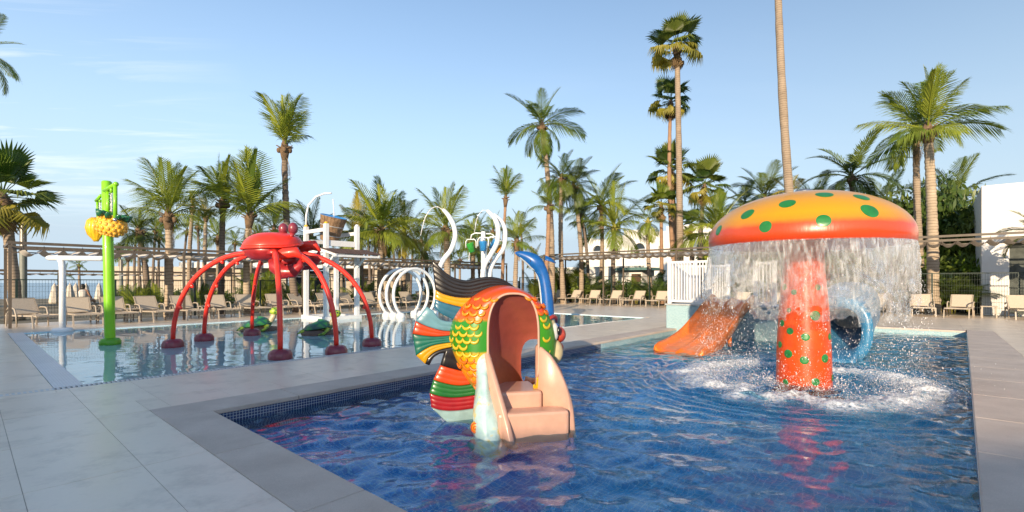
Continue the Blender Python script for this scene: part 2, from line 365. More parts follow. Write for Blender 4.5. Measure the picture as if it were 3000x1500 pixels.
# water surface with real waves running out from the mushroom fountain
MU = Vector((4.24, 7.0, 0)); MUu, MUv = UV(MU.x, MU.y)
m, t, p = new_mat('pool_water'); o_ = objc(t)
p.inputs['Base Color'].default_value = (.47, .84, .97, 1); p.inputs['Roughness'].default_value = .02; p.inputs['IOR'].default_value = 1.333; p.inputs['Transmission Weight'].default_value = 1
link(t, bumpn(t, noise(t, o_, 14, 4, .5), .10, .02), p.inputs['Normal'])
WATER = m
def water_sheet(name, r_, step, amp, z0, mat, chop=1.0, centre=None, seed=3, skew=False):
    g = np.random.default_rng(seed)
    nu, nv = int((r_[1]-r_[0])/step), int((r_[3]-r_[2])/step)
    U, V = np.meshgrid(np.linspace(r_[0], r_[1], nu+1), np.linspace(r_[2], r_[3], nv+1))
    Z = np.zeros_like(U)
    A0 = math.radians(15)   # dominant run of the waves on the site grid
    for k in range(46):
        lam = 10**g.uniform(math.log10(.13), math.log10(.72)); a = A0+g.normal(0, .62)+(math.pi if g.random() < .4 else 0)
        kk = 2*math.pi/lam; am = .0125*lam**1.05*g.uniform(.5, 1.2)
        warp = .25*np.sin(U*g.uniform(.5, 1.6)+g.uniform(0, 6))+.25*np.sin(V*g.uniform(.5, 1.6)+g.uniform(0, 6))
        env = .65+.5*np.sin(U*g.uniform(.4, 1.3)+V*g.uniform(-1.3, 1.3)+g.uniform(0, 6))
        ph = kk*(U*math.cos(a)+V*math.sin(a)+warp*.5)+g.uniform(0, 6.28)
        Z += am*env*(np.sin(ph)+.22*np.sin(2*ph+.4))
    Z *= amp
    if centre:
        d = np.hypot(U-centre[0], V-centre[1]); near = np.exp(-((d-1.35)/.9)**2)
        for k in range(26):
            lam = g.uniform(.10, .32); th = np.arctan2(V-centre[1], U-centre[0])
            Z += .0105*near*g.uniform(.4, 1.1)*np.sin(2*math.pi*d/lam+g.uniform(0, 6)+2.0*np.sin(th*g.integers(2, 9)+g.uniform(0, 6)))
    n = (nu+1)*(nv+1); V = V if not skew else (-.20-.031*(U-3.85))+(V-r_[2])/(r_[3]-r_[2])*(r_[3]-(-.20-.031*(U-3.85)))
    co = np.stack([U.ravel(), V.ravel(), (Z+z0).ravel()], 1)
    ii = (np.arange(nv)[:, None]*(nu+1)+np.arange(nu)[None, :]).ravel()
    fc = np.stack([ii, ii+1, ii+nu+2, ii+nu+1], 1)
    me = bpy.data.meshes.new(name); me.from_pydata(co.tolist(), [], fc.tolist()); me.polygons.foreach_set('use_smooth', [True]*len(me.polygons)); me.materials.append(mat); me.update()
    o = bpy.data.objects.new(name, me); COL.objects.link(o); o.rotation_euler = (0, 0, UA); return tag(o, None, None, None, 'structure')
water_sheet('pool_water', (u0+.001, u1-.001, v0+.001, v1-.001), .034, .41, WZ, WATER, centre=(MUu, MUv), skew=True)
# splash pool
SPF = tilemat('splash_floor_mosaic', (.46, .84, .95), (.52, .88, .96), (.66, .90, .96), .05, 'xy', .05, .4)
spo = thing('splash_basin', None, None, (0, 0, 0), UA); spo['kind'] = 'structure'
s0, s1, q0, q1 = SPL
b = MB(); quad(b, (s0, q0, -.10), (s1, q0, -.10), (s1, q1, -.10), (s0, q1, -.10))
for a_, c_ in (((s0, q0), (s0, q1)), ((s0, q1), (s1, q1)), ((s1, q1), (s1, q0)), ((s1, q0), (s0, q0))): quad(b, (*a_, -.10), (*c_, -.10), (*c_, -.01), (*a_, -.01))
b.build('floor', SPF, spo, False)
WTILE = tilemat('white_edge_mosaic', (.66, .70, .73), (.72, .75, .77), (.50, .54, .58), .03, 'xy', .07, .35)
b = MB(); b.rng(SPLO[0]+.004, s0-.002, q0, SPLO[3]-.004, -.09, .003); b.rng(s0, s1, q1+.002, SPLO[3]-.004, -.09, .003); b.rng(s1+.002, SPLO[1]-.004, q0, SPLO[3]-.004, -.09, .003)
b.build('white_edge', WTILE, spo, False)
m, t, p = new_mat('shallow_water'); o_ = objc(t)
p.inputs['Base Color'].default_value = (.90, .97, .99, 1); p.inputs['Roughness'].default_value = .015; p.inputs['IOR'].default_value = 1.333; p.inputs['Transmission Weight'].default_value = 1
link(t, bumpn(t, noise(t, o_, 5, 3, .5), .05, .02), p.inputs['Normal'])
water_sheet('splash_water', (s0+.001, s1-.001, q0+.001, q1-.001), .06, .045, -.022, m, seed=8)
# slotted overflow drain along the near edge
drain = struct(MB().rng(-9, SPLO[1]-.01, SPLO[2]+.008, q0-.006, -.16, -.06), 'overflow_drain', M('drain_trough', (.02, .02, .02), .8))
b = MB(); x = -9
while x < 14.5: b.rng(x, x+.026, SPLO[2]+.012, q0-.01, -.03, .001); x += .048
b.rng(-9, 14.5, SPLO[2]+.004, SPLO[2]+.011, -.05, .002); b.rng(-9, 14.5, q0-.009, q0-.002, -.05, .002)
tag(b.build('grating', M('drain_grating', (.66, .66, .65), .5, .1, 20), drain, False), None, None, None, 'stuff')
# unseen hotel wing behind the photographer, sized and placed to shade the left half
b = MB(); b.rng(-50, -8.9, -20, -17, 0, 7.4); b.rng(-8.88, 34, -20, -17.6, 0, 5.2)
wing = thing('shade_wing', 'unseen white two storey wing with lower terrace wall, added to shade the pool', 'building')
b.build('wall', STUCCO, wing, False)  # wall of the unseen added wing
for k in range(9):
    b = MB(); b.rng(-46+k*4.2, -44.2+k*4.2, -17.05, -16.97, 4.6, 6.6); b.build('window', M('window_glass', (.03, .04, .05), .08, .1), wing, False)  # windows of the unseen added wing
# ------------------------------------------------------------------ mushroom fountain
def vnoise(shape_seed):
    g = np.random.default_rng(shape_seed); T = g.random((64, 64))
    def f(x, y):
        x0 = np.floor(x).astype(int); y0 = np.floor(y).astype(int); fx = x-x0; fy = y-y0; fx = fx*fx*(3-2*fx); fy = fy*fy*(3-2*fy)
        a = T[y0 % 64, x0 % 64]; b_ = T[y0 % 64, (x0+1) % 64]; c = T[(y0+1) % 64, x0 % 64]; d = T[(y0+1) % 64, (x0+1) % 64]
        return (a*(1-fx)+b_*fx)*(1-fy)+(c*(1-fx)+d*fx)*fy
    return f
CR = 1.275; RIM = 1.84; BAND = 2.02; TOP = 2.60
mush = thing('mushroom_fountain', 'giant yellow and red mushroom fountain with green spots standing in pool', 'fountain', (MU.x, MU.y, 0))
capP = [(CR-.22, RIM+.03), (CR-.03, RIM-.012), (CR, RIM), (CR+.005, RIM+.09)]
for k in range(15):
    a = k/14*math.pi/2; capP.append((max((CR+.005)*math.cos(a)**.92, .0), BAND-.06+(TOP-BAND+.06)*math.sin(a)**1.08))
capP[-1] = (0.0, TOP); capP = [(r if r > 0 else 1e-6, z) for r, z in capP]
m, t, p = new_mat('mushroom_cap_paint'); o_ = objc(t); s_ = t.nodes.new('ShaderNodeSeparateXYZ'); link(t, o_, s_.inputs[0])
nz = noise(t, o_, 5, 4)
zz_ = mathn(t, 'ADD', s_.outputs[2], mathn(t, 'MULTIPLY_ADD', nz, .05, -.025))
f_ = mathn(t, 'DIVIDE', mathn(t, 'SUBTRACT', zz_, RIM), TOP-RIM)
cc = ramp(t, f_, [(.0, (.56, .052, .008)), (.25, (.58, .062, .008)), (.34, (.58, .22, .006)), (.45, (.60, .28, .006)), (1, (.58, .28, .012))])
link(t, cc, p.inputs['Base Color']); p.inputs['Roughness'].default_value = .34; p.inputs['Coat Weight'].default_value = .3; p.inputs['Coat Roughness'].default_value = .06
mpv = t.nodes.new('ShaderNodeMapping'); mpv.inputs['Scale'].default_value = (22, 22, 2.2); link(t, o_, mpv.inputs[0])
link(t, bumpn(t, noise(t, mpv.outputs[0], 1.5, 4), .22, .01), p.inputs['Normal'])
cap = MB().lathe(capP, 72).build('cap', m, mush)
MB().lathe([(.12, TOP-.02), (.11, TOP+.045), (.06, TOP+.055), (.02, TOP+.05)], 20).build('nozzle', M('steel', (.45, .46, .47), .3, .1, 8, metal=.9), mush)
b = MB(); b.lathe([(CR-.2, RIM+.035), (.5, RIM+.16), (.2, RIM+.18)], 48); b.build('cap_underside', paint('mushroom_red', (.50, .04, .010)), mush)
pillP = [(.362, -.66), (.357, -.15), (.345, .35), (.318, .9), (.275, 1.4), (.255, 1.75), (.28, 2.02)]
b = MB(); b.lathe(pillP, 40); pil = b.build('stem', paint('stem_red', (.64, .068, .004), .12), mush)
SPOT = paint('spot_green', (.018, .19, .04), .15)
def prof_eval(P, s):       # arc-length evaluation of a lathe profile
    L = [0]
    for a, c in zip(P, P[1:]): L.append(L[-1]+math.hypot(c[0]-a[0], c[1]-a[1]))
    s = max(0, min(L[-1], s))
    for k in range(len(P)-1):
        if s <= L[k+1]:
            f = (s-L[k])/max(1e-9, L[k+1]-L[k]); return P[k][0]+(P[k+1][0]-P[k][0])*f, P[k][1]+(P[k+1][1]-P[k][1])*f
    return P[-1]
def cast(P, px, py, c):    # where the view ray of a photo point meets a surface of revolution
    d = (D(px, py, 1.0)-Vector((0, 0, CH))); best = None
    L = 0
    for Y in np.arange(4.5, 9, .004):
        q = Vector((0, 0, CH))+d*Y; r = math.hypot(q.x-c.x, q.y-c.y)
        s = 0; rr = None
        for a, e in zip(P, P[1:]):
            lo, hi = min(a[1], e[1]), max(a[1], e[1])
            if lo <= q.z <= hi and hi > lo:
                f = (q.z-a[1])/(e[1]-a[1]); rr = a[0]+(e[0]-a[0])*f; ss = s+f*math.hypot(e[0]-a[0], e[1]-a[1])
            s += math.hypot(e[0]-a[0], e[1]-a[1])
        if rr is not None and r <= rr: return ss, math.atan2(q.y-c.y, q.x-c.x)
    return None
def spot(P, s, th, rad, parent, out_=.005):
    b = MB(); n = 22; vs = []; rings = 4
    for i in range(rings+1):
        for k in range(n):
            a = 2*math.pi*k/n; rr_ = rad*i/rings; sv = s+rr_*math.sin(a); r, z = prof_eval(P, sv); r0, z0 = prof_eval(P, sv-.02); r1, z1 = prof_eval(P, sv+.02)
            tl = math.hypot(r1-r0, z1-z0) or 1; nr, nz_ = (z1-z0)/tl, -(r1-r0)/tl
            tt = th+rr_*math.cos(a)/max(r, .08); o2 = out_*(1-.6*(i == rings)); vs.append(((r+nr*o2)*math.cos(tt), (r+nr*o2)*math.sin(tt), z+nz_*o2))
    fs = [(i*n+k, i*n+(k+1) % n, (i+1)*n+(k+1) % n, (i+1)*n+k) for i in range(rings) for k in range(n)]
    b.add(vs, fs); b.build('spot', SPOT, parent)
capPs = capP[2:]
z4 = lambda x, y: (1850+x*.5435, 520+y*.5435)
for (x, y, r_) in ((840, 140, .125), (625, 197, .12), (722, 264, .10), (1036, 232, .105), (1284, 178, .135), (1040, 92, .13), (1240, 106, .12), (470, 284, .10)):
    h = cast(capPs, *z4(x, y), MU)
    if h: spot(capPs, h[0], h[1], r_*.78, cap)
for k in range(6): spot(capPs, .35+.3*(k % 3), .7+k*.3, .09, cap)
for (x, y, r_) in ((990, 745, .062), (855, 828, .045), (938, 860, .05), (845, 950, .055), (932, 985, .052), (1043, 975, .055), (992, 1102, .05), (832, 1102, .04), (1068, 858, .045), (1083, 1080, .045), (1004, 592, .04), (812, 785, .045), (876, 618, .035), (801, 900, .045), (850, 715, .03)):
    h = cast(pillP, *z4(x, y), MU)
    if h: spot(pillP, h[0], h[1], r_*1.1, pil, .008)
for k in range(12): spot(pillP, .3+.16*k, .6+1.3*k % 2.6, .05, pil, .008)
# falling water: sheet torn into lace, tendrils, drops and foam
m, t, p = new_mat('falling_water'); o_ = objc(t)
mpv = t.nodes.new('ShaderNodeMapping'); mpv.inputs['Scale'].default_value = (17, 17, 2.6); link(t, o_, mpv.inputs[0])
nn = noise(t, mpv.outputs[0], 1.6, 6, .7)
p.inputs['Base Color'].default_value = (.86, .87, .88, 1); p.inputs['Roughness'].default_value = .10; p.inputs['IOR'].default_value = 1.333
link(t, ramp(t, nn, [(.44, (.88, .88, .88)), (.70, (.25, .25, .25))]), p.inputs['Transmission Weight'])
link(t, bumpn(t, nn, .9, .02), p.inputs['Normal'])
tb = t.nodes.new('ShaderNodeBsdfTransparent'); mx = t.nodes.new('ShaderNodeMixShader')
sz_ = t.nodes.new('ShaderNodeSeparateXYZ'); link(t, o_, sz_.inputs[0]); thin = mathn(t, 'MULTIPLY_ADD', sz_.outputs[2], .38, .20, True)
link(t, mathn(t, 'MULTIPLY', ramp(t, noise(t, mpv.outputs[0], 2.3, 6, .75), [(.32, (.34, .34, .34)), (.64, (.92, .92, .92))]), thin), mx.inputs[0])
link(t, tb.outputs[0], mx.inputs[1]); link(t, p.outputs[0], mx.inputs[2]); link(t, mx.outputs[0], t.nodes['Material Output'].inputs[0])
FALL = m
m, t, p = new_mat('water_drops'); p.inputs['Base Color'].default_value = (.97, .97, .98, 1); p.inputs['Roughness'].default_value = .08; p.inputs['IOR'].default_value = 1.333; p.inputs['Transmission Weight'].default_value = .35
DROPS = m
m, t, p = new_mat('foam'); o_ = objc(t); p.inputs['Base Color'].default_value = (.85, .88, .90, 1); p.inputs['Roughness'].default_value = .5
tb = t.nodes.new('ShaderNodeBsdfTransparent'); mx = t.nodes.new('ShaderNodeMixShader')
at = t.nodes.new('ShaderNodeAttribute'); at.attribute_name = 'foam'
link(t, mathn(t, 'MULTIPLY', at.outputs['Fac'], mathn(t, 'MULTIPLY', mathn(t, 'SUBTRACT', noise(t, o_, 18, 6, .75), .33), 3.8, clamp=True), clamp=True), mx.inputs[0])
link(t, tb.outputs[0], mx.inputs[1]); link(t, p.outputs[0], mx.inputs[2]); link(t, mx.outputs[0], t.nodes['Material Output'].inputs[0])
FOAM = m
nf = vnoise(5); nf2 = vnoise(9); nf3 = vnoise(12)
NT, NZ = 560, 84; th = np.linspace(0, 2*math.pi, NT, endpoint=False); dz = np.linspace(0, 1.02, NZ)
TH, DZ = np.meshgrid(th, dz)
wob = nf(TH*40/6.2832*1.0+.3, DZ*5)-.5; fine = nf2(TH*64/6.2832*2, DZ*12)-.5; big = nf3(TH*64/6.2832/4, DZ*1.5)-.5
RR = CR-.008+.10*np.sqrt(DZ)*.6+(.11*wob+.035*fine+.16*big)*np.clip(DZ*1.6, 0, 1)
X, Y_, Zc = RR*np.cos(TH), RR*np.sin(TH), RIM+.005-DZ
hole = .42*nf(TH*64/6.2832/1.0+7.7, DZ*6+2)+.36*nf2(TH*64/6.2832*2+3, DZ*14)+.22*nf3(TH*64/6.2832*4, DZ*26)
lim = .0+.80*np.clip((DZ-.42)/.72, 0, 1)**1.3+.42*(nf3(TH*64/6.2832/2.5+9, DZ*0+3)-.5)+.18*(nf2(TH*64/6.2832+2, DZ*0+7)-.5)
keep = (hole > lim)
vs = np.stack([X.ravel(), Y_.ravel(), Zc.ravel()], 1)
fs = []
for j in range(NZ-1):
    for i in range(NT):
        k = (i+1) % NT
        if keep[j, i] and keep[j, k] and keep[j+1, i]: fs.append((j*NT+i, j*NT+k, (j+1)*NT+k, (j+1)*NT+i))
cur = MB(); cur.v = [tuple(q) for q in vs.tolist()]; cur.f = fs
o = cur.build('water_curtain', FALL, None, loc=(MU.x, MU.y, 0)); tag(o, 'ragged sheet of water falling from the mushroom cap rim', 'falling water', None, 'stuff')
bm_clean = o.data; bm_clean.validate()
ICO = [(0, 0, -1), (.72, -.53, -.45), (-.28, -.85, -.45), (-.89, 0, -.45), (-.28, .85, -.45), (.72, .53, -.45), (.28, -.85, .45), (-.72, -.53, .45), (-.72, .53, .45), (.28, .85, .45), (.89, 0, .45), (0, 0, 1)]
ICF = [(0, 1, 2), (1, 0, 5), (0, 2, 3), (0, 3, 4), (0, 4, 5), (1, 5, 10), (2, 1, 6), (3, 2, 7), (4, 3, 8), (5, 4, 9), (1, 10, 6), (2, 6, 7), (3, 7, 8), (4, 8, 9), (5, 9, 10), (6, 10, 11), (7, 6, 11), (8, 7, 11), (9, 8, 11), (10, 9, 11)]
def drops_mesh(P, Rd, St):
    n = len(P); ico = np.array(ICO); V = P[:, None, :]+ico[None]*(np.stack([Rd, Rd, Rd*St], 1)[:, None, :])
    Fc = (np.array(ICF)[None]+np.arange(n)[:, None, None]*12).reshape(-1, 3)
    me = bpy.data.meshes.new('drops'); me.from_pydata(V.reshape(-1, 3).tolist(), [], Fc.tolist()); me.polygons.foreach_set('use_smooth', [True]*len(me.polygons)); me.update(); return me
N = 7500; a = rng.uniform(0, 2*math.pi, N); a = a+.05*np.sin(a*31)+.03*np.sin(a*57+2); clump = nf3(a*64/6.2832, a*0+.5)
zf = 1.35-1.5*rng.beta(1.3, 1.1, N); r_ = CR+.04+rng.normal(0, .06, N)+.09*(1.45-zf)*rng.normal(0, 1, N); a = a+.05*np.sin(zf*9+clump*20)
P1 = np.stack([r_*np.cos(a), r_*np.sin(a), np.maximum(zf, WZ)], 1); R1 = .0013+.0075*rng.beta(1., 6, N); S1 = .8+4.5*rng.beta(1, 3, N)
N = 26000; a = rng.uniform(0, 2*math.pi, N); cl_n = nf(a*64/6.2832, a*0+1.2); a = a+.10*np.sin(a*23)+.06*np.sin(a*41+1); ampl = .25+2.0*cl_n**2; hgt = rng.exponential(.105, N)*ampl; r_ = CR+.04+rng.normal(0, .23, N)+hgt*rng.normal(.2, .6, N)
P2 = np.stack([r_*np.cos(a), r_*np.sin(a), WZ+hgt], 1); R2 = .0011+.0075*rng.beta(1., 8, N); S2 = rng.uniform(.7, 1.5, N)
N = 900; a = rng.uniform(0, 2*math.pi, N); r_ = .42+rng.exponential(.12, N); P3 = np.stack([r_*np.cos(a), r_*np.sin(a), WZ+rng.exponential(.05, N)], 1); R3 = .003+.006*rng.beta(1.2, 4, N)
me = drops_mesh(np.concatenate([P1, P2, P3]), np.concatenate([R1, R2, R3]), np.concatenate([S1, S2, np.ones(N)])); me.materials.append(DROPS)
tag(inst('water_drops', me, None, (MU.x, MU.y, 0)), 'white spray of drops falling and splashing up round the mushroom', 'spray', None, 'stuff')
# foam ring lying on the water
NT, NR = 260, 34; th = np.linspace(0, 2*math.pi, NT, endpoint=False); rr = np.linspace(.40, 2.1, NR); TH, RD = np.meshgrid(th, rr)
RO = 1.36+.48*(nf3(TH*64/6.2832/2, TH*0+4)-.5); e = np.exp(-((RD-RO)/.27)**2); H = e*(.01+.085*np.clip(nf(TH*64/6.2832*1.5, RD*9)-.25, 0, 1)+.04*nf2(TH*64/6.2832*4, RD*22))
vs = np.stack([(RD*np.cos(TH)).ravel(), (RD*np.sin(TH)).ravel(), (WZ+.012+H).ravel()], 1)
fs = [(j*NT+i, j*NT+(i+1) % NT, (j+1)*NT+(i+1) % NT, (j+1)*NT+i) for j in range(NR-1) for i in range(NT)]
b = MB(); b.v = [tuple(q) for q in vs.tolist()]; b.f = fs; o = b.build('water_foam', FOAM, None, loc=(MU.x, MU.y, 0))
at_ = o.data.attributes.new('foam', 'FLOAT', 'POINT'); at_.data.foreach_set('value', (np.exp(-((RD-RO)/.30)**2)*(.45+.9*nf2(TH*64/6.2832/1.3, TH*0+2))+.25*np.exp(-((RD-.45)/.15)**2)).ravel().astype(np.float32))
tag(o, 'white foam ring churning on the pool round the mushroom', 'foam', None, 'stuff')
# ------------------------------------------------------------------ fish slide
FA = R(12); FP = Vector((-.05, 5.16, 0)); fe1 = Vector((math.cos(FA), math.sin(FA), 0)); fn_ = Vector((-math.sin(FA), math.cos(FA), 0))
fish = thing('fish_slide', 'colourful fish shaped play slide with pink steps standing in pool', 'slide', FP, FA)
def FL(x, y, yp):                     # traced point to the fish's own frame, on its plane y = yp
    px, py = 1180+x*.4968, 680+y*.4968
    d = Vector(((px-1500)/F, 1, (HY-py)/F)); C = Vector((0, 0, CH))
    t_ = (fn_.dot(FP)+yp-fn_.dot(C))/fn_.dot(d); P = C+d*t_-FP
    return Vector((P.dot(fe1), yp, P.z))
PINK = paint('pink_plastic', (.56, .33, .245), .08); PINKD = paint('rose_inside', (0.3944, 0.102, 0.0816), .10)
NB = 72
Bp = catmull([(.54, 0, .70), (.42, 0, 1.0), (.22, 0, 1.19), (-.05, 0, 1.275), (-.31, 0, 1.20), (-.53, 0, 1.0), (-.62, 0, .75), (-.53, 0, .45), (-.34, 0, .17), (-.03, 0, .02), (.26, 0, .10), (.47, 0, .38)], NB, True)
def arch(t, cx_, cz, hw, up, dn, y, e=.75, eb=.42):
    c_, s_ = math.cos(t), math.sin(t); e = e if s_ > 0 else eb; q = lambda v: math.copysign(abs(v)**e, v)
    return Vector((cx_+hw*q(c_), y, cz+(up if s_ > 0 else dn)*q(s_)))
Op = [arch(2*math.pi*k/NB, .0, .74, .262, .45, .57, -.31) for k in range(NB)]
Rp = [arch(2*math.pi*k/NB, .37, .39, .15, .26, .24, .30) for k in range(NB)]
def front(s, k): 
    a = s*math.pi/2; o, b_ = Op[k], Bp[k]; f = math.sin(a)**.85
    return Vector((o.x+(b_.x-o.x)*f, -.31*math.cos(a)**1.15, o.z+(b_.z-o.z)*f))
def back(s, k):
    a = s*math.pi/2; o, b_ = Rp[k], Bp[k]; f = math.cos(a)**.8
    return Vector((o.x+(b_.x-o.x)*f, .33*math.sin(a), o.z+(b_.z-o.z)*f))
loops = [[front(i/12, k) for k in range(NB)] for i in range(13)]+[[back(i/8, k) for k in range(NB)] for i in range(1, 9)]
m, t, p = new_mat('fish_body_paint'); o_ = objc(t); s_ = t.nodes.new('ShaderNodeSeparateXYZ'); link(t, o_, s_.inputs[0])
nz = noise(t, o_, 7, 4); z_ = mathn(t, 'ADD', s_.outputs[2], mathn(t, 'MULTIPLY_ADD', nz, .06, -.03))
left = ramp(t, z_, [(.22, (0.5848, 0.204, 0.0068)), (.40, (0.6256, 0.3264, 0.0034)), (.58, (0.6256, 0.3128, 0.0034)), (.61, (0.0136, 0.1904, 0.00544)), (.90, (0.017, 0.2176, 0.00544)), (.94, (0.612, 0.102, 0.00272)), (1.2, (0.612, 0.068, 0.00272))])
xr = mathn(t, 'ADD', mathn(t, 'MULTIPLY', s_.outputs[0], 1.15), z_)
right = ramp(t, z_, [(.44, (0.6256, 0.34, 0.0034)), (.50, (0.034, 0.204, 0.00544)), (.98, (0.0408, 0.2448, 0.0068)), (1.06, (0.5984, 0.051, 0.0034))])
c_ = mixc_(t, mathn(t, 'GREATER_THAN', s_.outputs[0], .16), left, right)
link(t, c_, p.inputs['Base Color']); p.inputs['Roughness'].default_value = .36; p.inputs['Coat Weight'].default_value = .4; p.inputs['Coat Roughness'].default_value = .1
body = MB().loft(loops, False, False).build('body', m, fish)
# rim bead and the inside of the tunnel
b = MB(); b.tube([Op[k % NB]+Vector((0, -.005, 0)) for k in range(-5, NB//2+6)], .012, 8); b.build('opening_rim', M('rim_cream', (.55, .34, .25), .4, .1), body)
inn = []
for i in range(11):
    f = i/10; g = f*f*(3-2*f); bul = math.sin(math.pi*f)
    inn.append([Op[k]*(1-g)+Rp[k]*g+Vector(((Op[k].x)*.22*bul, 0, (Op[k].z-.74)*.12*bul)) for k in range(NB)])
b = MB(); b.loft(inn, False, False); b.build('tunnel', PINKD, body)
# scales: raised crescents laid in staggered rows over the painted shell
def crescent():
    b = MB(); pts = []
    for k in range(9):
        a = math.pi*k/8; pts.append((-math.cos(a)*.037, .0, -math.sin(a)*.038))
    b.tube(pts, [.004, .009, .012, .014, .015, .014, .012, .009, .004], 6); return b
SCY = paint('scale_yellow', (0.5576, 0.3944, 0.0136)); SCO = paint('scale_orange', (0.6256, 0.136, 0.00272)); SCL = paint('scale_gold', (0.646, 0.2448, 0.0068))
cm = {}
for nm, mt in (('y', SCY), ('o', SCO), ('l', SCL)):
    me = crescent().mesh('scale'); me.materials.append(mt); cm[nm] = me
def bodypoint(k, s):
    P = front(s, k % NB); A = front(min(1, s+.03), k % NB)-front(max(0, s-.03), k % NB); B_ = front(s, (k+1) % NB)-front(s, (k-1) % NB)
    n = A.cross(B_).normalized()
    return P, (n if n.y < 0 else -n)
for row in range(15):
    zr = .20+row*.068
    for col_ in range(18):
        xr_ = -.60+col_*.068+(row % 2)*.034
        # find the nearest front-surface sample
        best = None
        for k in range(NB):
            for s in (.22, .32, .42, .52, .62, .72, .82, .92):
                q = front(s, k); d = (q.x-xr_)**2+(q.z-zr)**2
                if best is None or d < best[0]: best = (d, k, s)
        if best[0] > .0026: continue
        if xr_ > .36 and zr < .95: continue
        P, n = bodypoint(best[1], best[2])
        if n.y > -.24: continue
        if xr_ > .16: kind = 'y' if zr < 1.0 else 'o'
        else: kind = 'o' if zr < .60 else ('y' if zr < .92 else 'l')
        M3 = Matrix((Vector((0, 0, 1)).cross(-n).normalized()*-1, -n, Vector((0, 0, 1)))).transposed()
        sc_ = 1.22; up = (Vector((0, 0, 1))-n*n.z).normalized(); xa = up.cross(n).normalized(); M3 = Matrix((xa, -n, up)).transposed()
        o = inst('scale', cm[kind], body, Vector((xr_, P.y, zr))+n*.002); o.rotation_euler = M3.to_euler(); o.scale = (sc_, 1.1, sc_)
# fins built of ribbed bands
def band(name, top, bot, col, ribs, yp, thick=.035, parent=fish, n=18, tt=None):
    T = catmull([FL(x, y, yp) for x, y in top], n); Bt = catmull([FL(x, y, yp) for x, y in bot], n); ns = max(10, ribs*6); b = MB(); loops = []
    for i in range(n+1):
        e = thick*(.55+.45*min(1, 6*i/n+.15)); fr = []; bk = []
        for j in range(ns+1):
            s = j/ns; P = T[i]*(1-s)+Bt[i]*s
            y = e*(.84+.10*math.sin(math.pi*s)**.5+.10*abs(math.sin(math.pi*ribs*s))**.8)
            fr.append(P+Vector((0, -y, 0))); bk.append(P+Vector((0, y, 0)))
        loops.append(fr+bk[::-1])
    b.loft(loops); return b.build(name, col, parent)
BLK = paint('fin_black', (0.01224, 0.00952, 0.00952), .2); YEL = paint('fin_yellow', (0.6256, 0.3128, 0.00272)); TEAL = paint('fin_teal', (0.0238, 0.1292, 0.204)); LBL = paint('fin_light_blue', (0.136, 0.306, 0.374))
REDO = paint('fin_red_orange', (0.5848, 0.0578, 0.00544)); TGR = paint('fin_teal_green', (0.0102, 0.1428, 0.0952)); GRN = paint('fin_green', (0.0136, 0.136, 0.0238)); CRIM = paint('fin_crimson', (0.306, 0.00816, 0.01224)); PAL = paint('fin_pale_aqua', (0.2448, 0.374, 0.3808), .15)
dors = thing('dorsal_fin', None, None); dors.parent = fish
band('band', [(172, 168), (205, 192), (250, 237), (300, 268), (375, 284), (450, 268), (520, 264), (590, 280), (655, 322)], [(192, 340), (235, 362), (290, 378), (345, 385), (400, 384), (455, 374), (505, 350), (560, 338), (640, 345)], BLK, 5, .02, .05, dors, 30)
band('band', [(194, 340), (235, 364), (290, 380), (345, 387), (400, 386), (460, 374)], [(190, 394), (235, 412), (290, 428), (345, 440), (395, 444), (430, 440)], YEL, 2, .02, .045, dors)
band('band', [(190, 396), (235, 414), (290, 430), (345, 442), (410, 444)], [(186, 446), (225, 480), (270, 502), (310, 518), (360, 528)], TEAL, 2, .02, .042, dors)
tail = thing('tail_fin', None, None); tail.parent = fish
band('band', [(142, 440), (180, 466), (215, 508), (260, 526), (350, 528)], [(76, 522), (130, 548), (190, 568), (250, 580), (340, 582)], LBL, 2, .02, .042, tail)
band('band', [(76, 523), (130, 550), (190, 570), (250, 582), (335, 583)], [(57, 598), (120, 607), (180, 613), (240, 611), (325, 600)], REDO, 2, .02, .042, tail)
band('band', [(57, 600), (120, 609), (180, 615), (240, 612), (325, 601)], [(78, 727), (118, 695), (170, 668), (230, 655), (325, 643)], TGR, 3, .02, .042, tail)
band('band', [(79, 727), (119, 697), (171, 670), (231, 657), (325, 645)], [(132, 776), (150, 738), (185, 706), (235, 686), (325, 668)], YEL, 2, .02, .040, tail)
band('band', [(133, 776), (151, 740), (186, 708), (236, 688), (330, 670)], [(157, 783), (176, 745), (200, 724), (240, 712), (340, 720)], BLK, 1, .02, .038, tail)
bel = thing('belly_fin', None, None); bel.parent = fish
band('band', [(250, 690), (290, 690), (350, 720)], [(222, 782), (280, 800), (360, 818)], BLK, 2, .02, .042, bel)
band('band', [(222, 783), (290, 802), (360, 819), (420, 820)], [(182, 868), (260, 890), (340, 900), (440, 885)], REDO, 3, .02, .045, bel)
band('band', [(181, 869), (260, 892), (340, 902), (440, 887)], [(158, 946), (235, 966), (320, 970), (430, 955)], GRN, 3, .02, .045, bel)
band('band', [(158, 947), (235, 968), (320, 972), (430, 957)], [(168, 1030), (235, 1046), (320, 1047), (430, 1032)], CRIM, 3, .02, .045, bel)
band('band', [(168, 1031), (235, 1048), (320, 1049), (430, 1034)], [(250, 1110), (300, 1140), (360, 1165), (430, 1185)], PAL, 2, .02, .045, bel)
